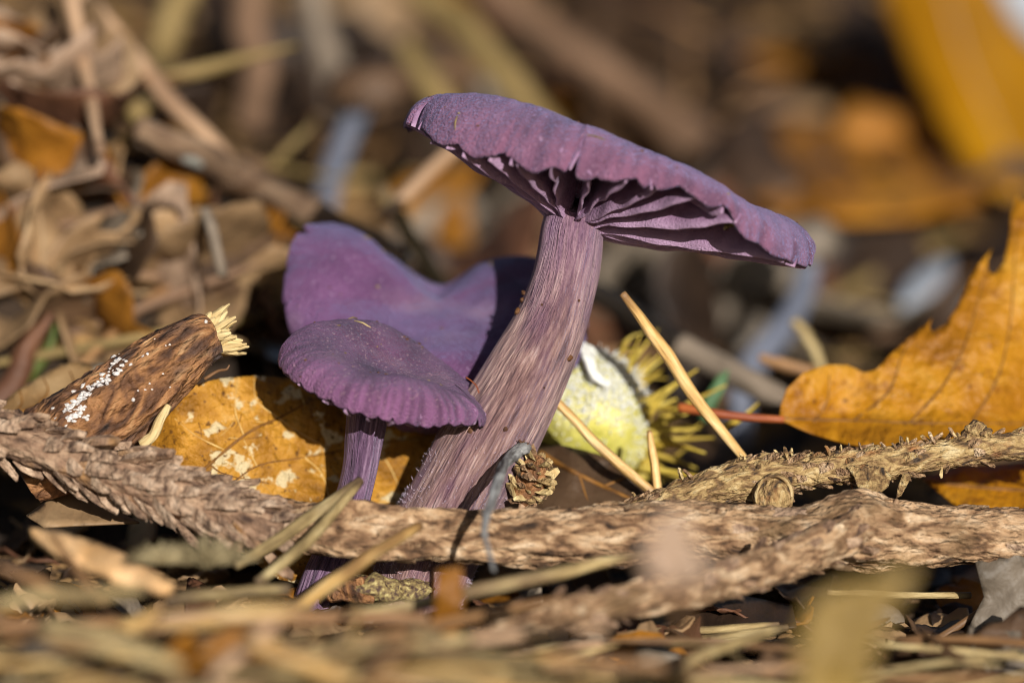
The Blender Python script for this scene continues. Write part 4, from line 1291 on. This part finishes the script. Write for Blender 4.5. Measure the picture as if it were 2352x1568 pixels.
stalk('straw', 'weathered split straw in the hollow under the rough side twig', 'straw', [(1480, 1478, -.9, 10), (1600, 1470, -.9, 14), (1720, 1455, -.9, 14), (1810, 1440, -.85, 9)], 'straw_dull', 50)
stalk('straw', 'second weathered straw lying just under the split one in the hollow', 'straw', [(1470, 1448, -.8, 8), (1600, 1446, -.8, 11), (1790, 1436, -.8, 9)], 'straw_dull', 50)
stalk('straw', 'thin straw crossing the dark hollow at the far end of the thick branch', 'straw', [(1960, 1450, -.9, 7), (2090, 1490, -1.0, 9), (2230, 1528, -1.1, 8), (2400, 1560, -1.2, 7)], 'straw_dull', 50)
stalk('straw', 'brown straw slanting up out of the dark hollow below the thick branch', 'straw', [(2100, 1500, -.7, 9), (2230, 1420, -.6, 12), (2400, 1320, -.5, 12)], 'needle_brown', 40)
stalk('straw', 'grey straw lying level in the hollow behind the thick branch end', 'straw', [(1900, 1360, -.2, 9), (2050, 1364, -.2, 10), (2230, 1366, -.2, 9)], 'straw_dull', 40)
stalk('straw', 'broad pale straw sloping down out of the near litter', 'straw', [(940, 1440, -4.2, 20), (1060, 1490, -4.4, 26), (1220, 1560, -4.6, 28), (1300, 1600, -4.7, 26)], 'straw_dull')
stalk('straw', 'golden straw slanting up from the near left corner of the litter', 'straw', [(60, 1600, -4.6, 24), (170, 1530, -4.5, 28), (290, 1450, -4.3, 28), (370, 1400, -4.1, 20)], 'straw')
stalk('straw', 'short pale straw under the golden one in the near litter', 'straw', [(-40, 1500, -4.8, 26), (60, 1560, -4.9, 28), (130, 1620, -5.0, 26)], 'straw_dull')
for k_, (a_, b_, da, w_, mt_, lb_) in enumerate([
        ((-30, 1390), (330, 1352), -5.2, 22, 'straw_dull', 'thick dull straw lying level under the orange-tan splinter'),
        ((330, 1440), (700, 1395), -5.6, 20, 'straw', 'golden straw lying level in front of the flat pale straw'),
        ((480, 1568), (640, 1420), -6.0, 24, 'straw_pink', 'tan straw rising beside the golden level straw'),
        ((700, 1500), (1010, 1470), -5.8, 20, 'straw_dull', 'dull straw lying left of the rusty leaf strip'),
        ((90, 1450), (420, 1530), -6.4, 26, 'straw_dull', 'thick dull straw crossing the golden slanting straw'),
        ((560, 1470), (860, 1590), -6.2, 24, 'straw', 'golden straw sloping down below the dull straws'),
        ((1080, 1470), (1400, 1440), -5.0, 16, 'straw_pink', 'tan straw lying below the rough side twig'),
        ((1250, 1520), (1620, 1545), -5.6, 18, 'needle_brown', 'brown straw lying low under the weathered split straw'),
        ((0, 1300), (180, 1390), -4.4, 14, 'needle_brown', 'brown straw slanting under the orange-tan splinter base'),
        ((840, 1568), (960, 1430), -6.6, 18, 'needle_brown', 'brown straw standing up beside the rusty leaf strip')]):
    stalk('straw', lb_, 'straw', [(*a_, da, w_ * .8), ((a_[0] + b_[0]) / 2 + 8, (a_[1] + b_[1]) / 2 - 6, da + .1, w_), (*b_, da + .2, w_ * .7)], mt_, 30, 10, .15)
stalk('dark_needle', 'dark thin needle crossing the near left litter', 'needle', [(120, 1230, -3.4, 9), (200, 1340, -3.6, 12), (280, 1450, -3.8, 12), (320, 1520, -3.9, 9)], 'needle_brown')


def chip(name, label, outline, d, mat, th=.06, slope=0.0, group=None, cat='wood chip'):
    c = np.mean(outline, 0)
    return single(name, poly_leaf(outline, lambda x, y: d + slope * (c[1] - y) + .08 * nz(x, y, 60, d), 14, th), M[mat], label, cat, group)


chip('wood_splinter', 'smooth orange-tan wood splinter, pointed, in front of the scaly twig', [(65, 1222), (120, 1226), (200, 1248), (290, 1285), (360, 1325), (400, 1352), (370, 1358), (290, 1340), (200, 1310), (120, 1268)], -2.6, 'splinter', .10, .006)
for lb_, out_, d_, mt_ in [
        ('soft pale pinkish-grey leaf scrap sticking up on its stalk very near the lens', [(1470, 1290), (1490, 1235), (1520, 1180), (1555, 1172), (1585, 1215), (1610, 1270), (1640, 1330), (1560, 1345), (1490, 1335)], -8.0, 'leaf pale pinkish'),
        ('soft ochre leaf scrap sticking up on its stalk very near the lens', [(1830, 1560), (1835, 1450), (1860, 1380), (1930, 1345), (2010, 1330), (2090, 1290), (2110, 1310), (2050, 1400), (2010, 1490), (1980, 1640), (1850, 1640)], -8.5, 'leaf ochre')]:
    oa = np.array(out_, float)
    top = P(oa[:, 0].mean(), oa[:, 1].max() - 12, d_)
    foot = top + np.array([.25, .1, 0]); foot[2] = float(G(foot[0], foot[1])) - .05
    m_ = thing('leaf_scrap', lb_, 'leaf', foot)
    part('blade', poly_leaf(out_, lambda x, y, d=d_: d + .08 * nz(x, y, 60, d), 14, .04), M[mt_], m_)
    part('petiole', tube(catmull(np.array([foot, (foot + top) / 2 + np.array([.12, 0, 0]), top]), 14), np.linspace(.03, .022, 14), 7), M['needle_brown'], m_)
chip('leaf_strip', 'upright rusty brown leaf strip below the hooked grey twig', [(1005, 1310), (1060, 1300), (1066, 1380), (1050, 1470), (1000, 1560), (960, 1560), (985, 1450), (1000, 1380)], -3.6, 'leaf orange brown', .03, 0, None, 'leaf')
chip('leaf_scrap', 'crinkled grey-brown leaf scrap draped off the thick branch into the hollow', [(2240, 1290), (2330, 1270), (2400, 1300), (2390, 1390), (2330, 1440), (2290, 1500), (2220, 1500), (2230, 1430), (2260, 1370)], -.75, 'leaf grey brown', .02, 0, None, 'leaf')
chip('dark_leaf', 'dark veined brown leaf seen deep in the hollow under the side twig', [(1440, 1400), (1560, 1372), (1700, 1368), (1820, 1390), (1830, 1440), (1700, 1450), (1520, 1455)], -.25, 'leaf dark brown', .02, .01, None, 'leaf')
chip('leaf_flake', 'small crisp tan leaf flake lying under the scaly twig', [(60, 1185), (110, 1150), (160, 1118), (200, 1135), (240, 1165), (290, 1185), (320, 1200), (200, 1205), (100, 1210)], -.35, 'leaf tan', .02, .008, None, 'leaf')
for lb, x, y, d, r_ in [('purple-brown lichen-crusted chip at the foot of the small stem', 800, 1352, -.6, .16), ('yellow lichen-crusted chip between the two stem bases', 862, 1348, -.55, .17),
                        ('pale yellow lichen crumb at the foot of the thick stem', 942, 1352, -.5, .12)]:
    single('lichen_chip', lump(P(x, y, d), r_, int(x), (1.35, .9, .62), .5, 3), M['lichen'] if 'yellow' in lb else M['rot'], lb, 'chip', 'lichen chips')
for lb, x, y, d, r_ in [('grey-green moss tuft in front of the scaly twig end', 470, 1292, -2.6, .19), ('smaller grey-green moss tuft beside the orange-tan splinter tip', 370, 1288, -2.8, .13)]:
    rs = random.Random(int(x))
    c = P(x, y, d)
    gs = [lump(c, r_ * .35, 5, (1.3, 1, .7), .5)]
    for k in range(220):
        e = unit(np.array([rs.gauss(0, 1), rs.gauss(0, 1), abs(rs.gauss(0, 1))]))
        gs.append(tube(np.array([c + e * r_ * .1, c + e * r_ * .6 * np.array([1.5, 1, .7]), c + e * r_ * rs.uniform(.6, 1.7) * np.array([1.5, 1, .8])]), [.016, .012, .004], 4))
    single('moss_tuft', merge(gs), M['moss'], lb, 'moss', 'moss tufts')

# ------------------------------------------------------------------ scattered litter
def leaf_geo(L, W, rs, kind, nu=12, nv=9):
    """a free leaf in local coordinates, long axis +Y, with curl and real thickness"""
    c1, c2, c3 = rs.uniform(-.5, .9), rs.uniform(-.5, .5), rs.uniform(-.5, .5)
    sd = rs.randint(0, 9999)
    v, u = np.meshgrid(np.linspace(0, 1, nu + 1), np.linspace(-1, 1, nv + 1), indexing='ij')
    w = np.sin(math.pi * (.03 + .94 * v) ** .85) ** .8
    if kind == 'lobed':
        w = w * (1 + .18 * np.sin(v * math.pi * 2 * 3.2))
    x = u * w * W / 2 * (1 + .16 * vnoise(np.stack([u, v * 5, v * 0 + sd * .1], -1), 3))
    y = (v - .5) * L
    z = c1 * (x * x) / W * 1.6 + c2 * (y * y) / L + c3 * x * y / L + .13 * W * fbm(np.stack([x / W * 3, y / W * 3, x * 0 + sd * .37], -1), 1, 3, 5) - .03 * W * np.exp(-(u / .12) ** 2)
    V = np.stack([x, y, z], -1).reshape(-1, 3)
    tc = np.stack([x, y, x * 0 + sd % 7], -1).reshape(-1, 3)
    F = []
    m = nv + 1
    for i in range(nu):
        for j in range(nv):
            a = i * m + j
            F.append([a, a + 1, a + m + 1, a + m])
    loop = list(range(0, m)) + [i * m + nv for i in range(1, nu + 1)] + [nu * m + j for j in range(nv - 1, -1, -1)] + [i * m for i in range(nu - 1, 0, -1)]
    return two_sided(np.array(V), F, np.array(tc), .02, loop)


def to_px(p):
    v = np.asarray(p, float) - CAM
    D = np.dot(v, FWD)
    return 1176 + np.dot(v, RT) * DIST / D * PXCM, 784 - np.dot(v, UP) * DIST / D * PXCM


LM = {
    'heap': [('the long straight stalk', 350, 190), ('the thin standing stalk', 200, 200), ('the lichen-spotted twig', 620, 430), ('the orange withered grass', 60, 820), ('the streaky curled leaf', 150, 880),
             ('the pale upright needle', 500, 560), ('the saddle-shaped cap', 690, 650), ('the rotten stub end', 470, 790)],
    'far': [('the big pinkish stick', 1500, 250), ('the russet leaf', 1950, 400), ('the big yellow leaf', 2150, 200), ('the rolled tan leaf', 1600, 220), ('the pale lilac stem', 790, 350), ('the broad ochre stalk', 1100, 110),
            ('the upright tan stem', 580, 120), ('the bent blue-lilac stem', 1800, 720), ('the grey-brown stick', 1550, 800), ('the small pale leaf scrap', 2130, 650), ('the wide violet cap', 1400, 350)],
    'near': [('the golden slanting straw', 220, 1500), ('the orange-tan splinter', 230, 1290), ('the rusty leaf strip', 1020, 1430), ('the rough side twig', 1500, 1370), ('the soft ochre scrap', 1950, 1430),
             ('the broad pale straw', 1120, 1520), ('the forked straws', 680, 1250), ('the split weathered straw', 1650, 1465), ('the dark hollow', 2200, 1480)],
    'mid': [('the saddle-shaped cap', 700, 700), ('the chestnut burr', 1400, 950), ('the orange toothed leaf', 2050, 900), ('the knobbly twig', 1800, 1080), ('the rotten stub', 400, 850), ('the golden leaning needle', 1600, 900), ('the rusty stick', 1800, 840)],
}


def beside(p, where):
    x, y = to_px(p)
    return min(LM[where], key=lambda t: (t[1] - x) ** 2 + (t[2] - y) ** 2)[0]


def place_leaf(pos, L, W, rs, colour, kind, label, group, lean=.6, up=None):
    g = leaf_geo(L, W, rs, kind)
    nm = 'leaf_crumb' if 'crumb' in label else 'leaf_scrap' if 'scrap' in label else 'dead_leaf'
    me = mesh_data(nm, g[0], g[1], M['leaf ' + colour], g[2])
    o = link(nm, me, None, pos)
    o.rotation_euler = (rs.gauss(0, lean) + (.5 if up else 0), rs.gauss(0, lean), rs.uniform(0, 2 * math.pi))
    return tag(o, label, 'leaf', group)


rs = random.Random(77)
# the leaf heap on the left, just out of focus
pal = ['brown', 'tan', 'tan', 'reddish brown', 'orange brown', 'pale pinkish', 'tan', 'orange brown', 'brown', 'pale pinkish', 'grey brown']
for k in range(120):
    px, py = rs.uniform(-60, 900), rs.uniform(60, 830)
    if py < 300 + (px - 330) * .45 - 30 and px > 330:
        continue
    if py < 100 and px > 250:
        continue
    q = hit(px, py)
    if q[1] > 9 or (py < 150 and px > 150):
        continue
    c = rs.choice(pal)
    s = rs.uniform(.6, 1.5)
    for (ax, ay, bx, by, w_) in ((185, 0, 518, 372, 110), (330, 310, 900, 575, 95), (160, 0, 228, 350, 60)):
        t_ = min(1, max(0, ((px - ax) * (bx - ax) + (py - ay) * (by - ay)) / ((bx - ax) ** 2 + (by - ay) ** 2)))
        if math.hypot(px - ax - t_ * (bx - ax), py - ay - t_ * (by - ay)) < w_:
            s = min(s, rs.uniform(.3, .5))
            if c in ('pale pinkish', 'tan'):
                c = 'brown'
    place_leaf(q + np.array([0, 0, rs.uniform(.05, .3)]), s * 1.4, s, rs, c, (kd := rs.choice(['oval', 'lobed'])),
               '%s %s %s dead leaf in the blurred heap beside %s' % ('large' if s > .75 else 'small', c, kd, beside(q, 'heap')), '%s leaves in the left heap' % c, .55, True)
# the far slope, strongly blurred
pal2 = ['dark brown', 'dark brown', 'dark brown', 'brown', 'reddish brown', 'dark brown', 'brown', 'orange brown', 'reddish brown', 'orange brown', 'grey brown']
for k in range(125):
    px, py = rs.uniform(200, 2420), rs.uniform(-60, 900)
    q = hit(px, py)
    if q[1] < 7.5:
        continue
    c = rs.choice(pal2) if px > 900 else rs.choice(['reddish brown', 'dark brown', 'brown', 'dark brown', 'tan'])
    if 1640 < px < 2260 and 260 < py < 520:
        c = rs.choice(['orange brown', 'dark brown', 'reddish brown'])
    s = rs.uniform(1.0, 2.4)
    place_leaf(q + np.array([0, 0, rs.uniform(.0, .5)]), s * 1.4, s, rs, c, (kd := rs.choice(['oval', 'lobed'])),
               '%s %s %s dead leaf on the far slope beside %s' % ('large' if s > 2 else 'smaller', c, kd, beside(q, 'far')), '%s leaves on the far slope' % c, .55, True)
# leaf scraps on the ground between and behind the mushrooms
for k in range(55):
    x, y = rs.uniform(-4.4, 5.5), rs.uniform(.9, 7.5)
    q = np.array([x, y, float(G(x, y))])
    c = rs.choice(['dark brown', 'brown', 'reddish brown', 'dark brown', 'tan'])
    s = rs.uniform(.5, 1.2)
    place_leaf(q + np.array([0, 0, rs.uniform(.0, .15)]), s * 1.4, s, rs, c, 'oval',
               '%s %s leaf scrap on dark ground behind the mushrooms near %s' % ('wide' if s > .85 else 'small', c, beside(q, 'mid')), '%s scraps behind the mushrooms' % c, .35)
# small scraps in the near litter
for k in range(190):
    q = hit(rs.uniform(-40, 2392), rs.uniform(1225, 1600) if k < 110 else rs.uniform(1400, 1640))
    q = q - (q - CAM) / np.linalg.norm(q - CAM) * rs.uniform(0, .8)
    c = rs.choice(['tan', 'brown', 'tan', 'grey brown', 'orange brown', 'dark brown', 'reddish brown'])
    s = rs.uniform(.2, .62)
    place_leaf(q + np.array([0, 0, rs.uniform(.0, .18)]), s * 1.7, s, rs, c, (kd := rs.choice(['oval', 'lobed'])),
               '%s %s %s leaf crumb in the near litter beside %s' % ('larger' if s > .4 else 'tiny', c, kd, beside(q, 'near')), '%s crumbs in the near litter' % c, .4)


def needle_at(p, ang, L, r, mat, label, group, rs, rise=.0):
    d = np.array([math.cos(ang), math.sin(ang), rise])
    n = np.array([-d[1], d[0], 0])
    b = rs.uniform(-.08, .08) * L
    pts = catmull(np.array([p - d * L / 2, p + n * b + np.array([0, 0, rs.uniform(0, .05)]), p + d * L / 2]), 10)
    single('needle', tube(pts, r * np.array([.4, .8, 1, 1, 1, 1, 1, .9, .7, .25]), 6), M[mat], label, 'needle', group)


for k in range(170):
    x, y = rs.uniform(-4.4, 4.4), rs.uniform(-8.5, -2.2)
    z = float(G(x, y)) + rs.uniform(.05, .50)
    Ln = rs.uniform(.8, 2.6)
    mt = rs.choice(['straw_dull', 'needle_brown', 'straw', 'needle_brown', 'straw_pink', 'straw_dull'])
    nm = {'straw_dull': 'dull straw-coloured', 'straw': 'golden', 'needle_brown': 'brown', 'straw_pink': 'tan'}[mt]
    needle_at(np.array([x, y, z]), rs.gauss(0, .7), Ln, rs.uniform(.02, .06), mt, '%s %s dry needle lying loose in the near litter beside %s' % ('long' if Ln > 1.7 else 'short', nm, beside(np.array([x, y, z]), 'near')), '%s needles in the near litter' % nm, rs, rs.uniform(-.12, .12))
for k in range(60):
    px, py = rs.uniform(0, 2352), rs.uniform(60, 1000)
    q = hit(px, py)
    mt = rs.choice(['far_ochre', 'needle_brown', 'needle_brown', 'far_brown'])
    nm = {'far_ochre': 'dull ochre', 'far_brown': 'light brown', 'needle_brown': 'brown', 'straw_pink': 'tan'}[mt]
    f = 1 + max(0, q[1]) * .05
    needle_at(q + np.array([0, 0, rs.uniform(.05, .35)]), rs.uniform(0, math.pi), rs.uniform(1.2, 3.0) * f, rs.uniform(.03, .06) * f, mt,
              '%s needle over the blurred leaves behind the mushrooms beside %s' % (nm, beside(q, 'far' if q[1] > 7.5 else 'heap' if q[0] < 0 else 'mid')), '%s needles over the leaves behind' % nm, rs, rs.uniform(-.2, .5))

# crumbs of litter over the soil: nobody could count these
gs = []
bmx = bmesh.new(); bmesh.ops.create_icosphere(bmx, subdivisions=1, radius=1.0)
IV = np.array([v.co[:] for v in bmx.verts]); IF = [[v.index for v in f.verts] for f in bmx.faces]; bmx.free()
nr = np.random.RandomState(5)
nc, nn_ = 14000, 9000
cx = np.concatenate([nr.uniform(-4.8, 4.8, nn_), nr.uniform(-8, 10, nc - nn_)])
cy = np.concatenate([nr.uniform(-8.0, 1.5, nn_), nr.uniform(1.5, 26, nc - nn_)])
cs = np.concatenate([nr.uniform(.012, .055, nn_), nr.uniform(.03, .12, nc - nn_) * (1 + .05 * cy[nn_:])])
sq = nr.uniform(.3, 1.7, (nc, 1, 3)) * np.array([2.4, .8, .45])
v = IV[None] * (1 + .5 * nr.uniform(-1, 1, (nc, len(IV), 1))) * cs[:, None, None] * sq
a = nr.uniform(0, 6.28, (nc, 1))
v = np.stack([v[..., 0] * np.cos(a) - v[..., 1] * np.sin(a), v[..., 0] * np.sin(a) + v[..., 1] * np.cos(a), v[..., 2]], -1)
v = v + np.stack([cx, cy, Gn(cx, cy) + cs * .3], -1)[:, None]
vs = [v.reshape(-1, 3)]
fs = [(np.array(IF)[None] + (np.arange(nc) * len(IV))[:, None, None]).reshape(-1, 3)]
o = link('litter_crumbs', mesh_data('litter_crumbs', np.vstack(vs), np.vstack(fs), M['crumb'], None))
o['kind'] = 'stuff'
o['label'] = 'fine brown crumbs of rotted wood and leaves over the soil'

# a mat of fine dry needles in front, too many to pick apart
gs = []
for k in range(300):
    x, y = rs.uniform(-4.6, 4.6), rs.uniform(-9.5, -3.0)
    if x > .6 and y > -3.6 and rs.random() < .75:
        continue                                            # the dark hollow stays open
    z = float(G(x, y)) + rs.uniform(.02, .42)
    a = rs.gauss(.15, .8); L = rs.uniform(.5, 1.9); rise = rs.uniform(-.2, .25)
    d = np.array([math.cos(a), math.sin(a), rise]); n_ = np.array([-d[1], d[0], 0]) * rs.uniform(-.1, .1) * L
    p = np.array([x, y, z]); r = rs.uniform(.012, .03)
    g = tube(np.array([p - d * L / 2, p - d * L * .2 + n_ * .7, p + d * L * .2 + n_ * .7, p + d * L / 2]), [r * .5, r, r, r * .3], 5)
    gs.append((g[0], g[1], g[2] + np.array([k * .37, 0, 0])))
v, f, t = merge(gs)
o = link('needle_mat', mesh_data('needle_mat', v, f, M['needle_mat'], t))
o['kind'] = 'stuff'
o['label'] = 'fine mat of dry straw-coloured needles over the near ground'
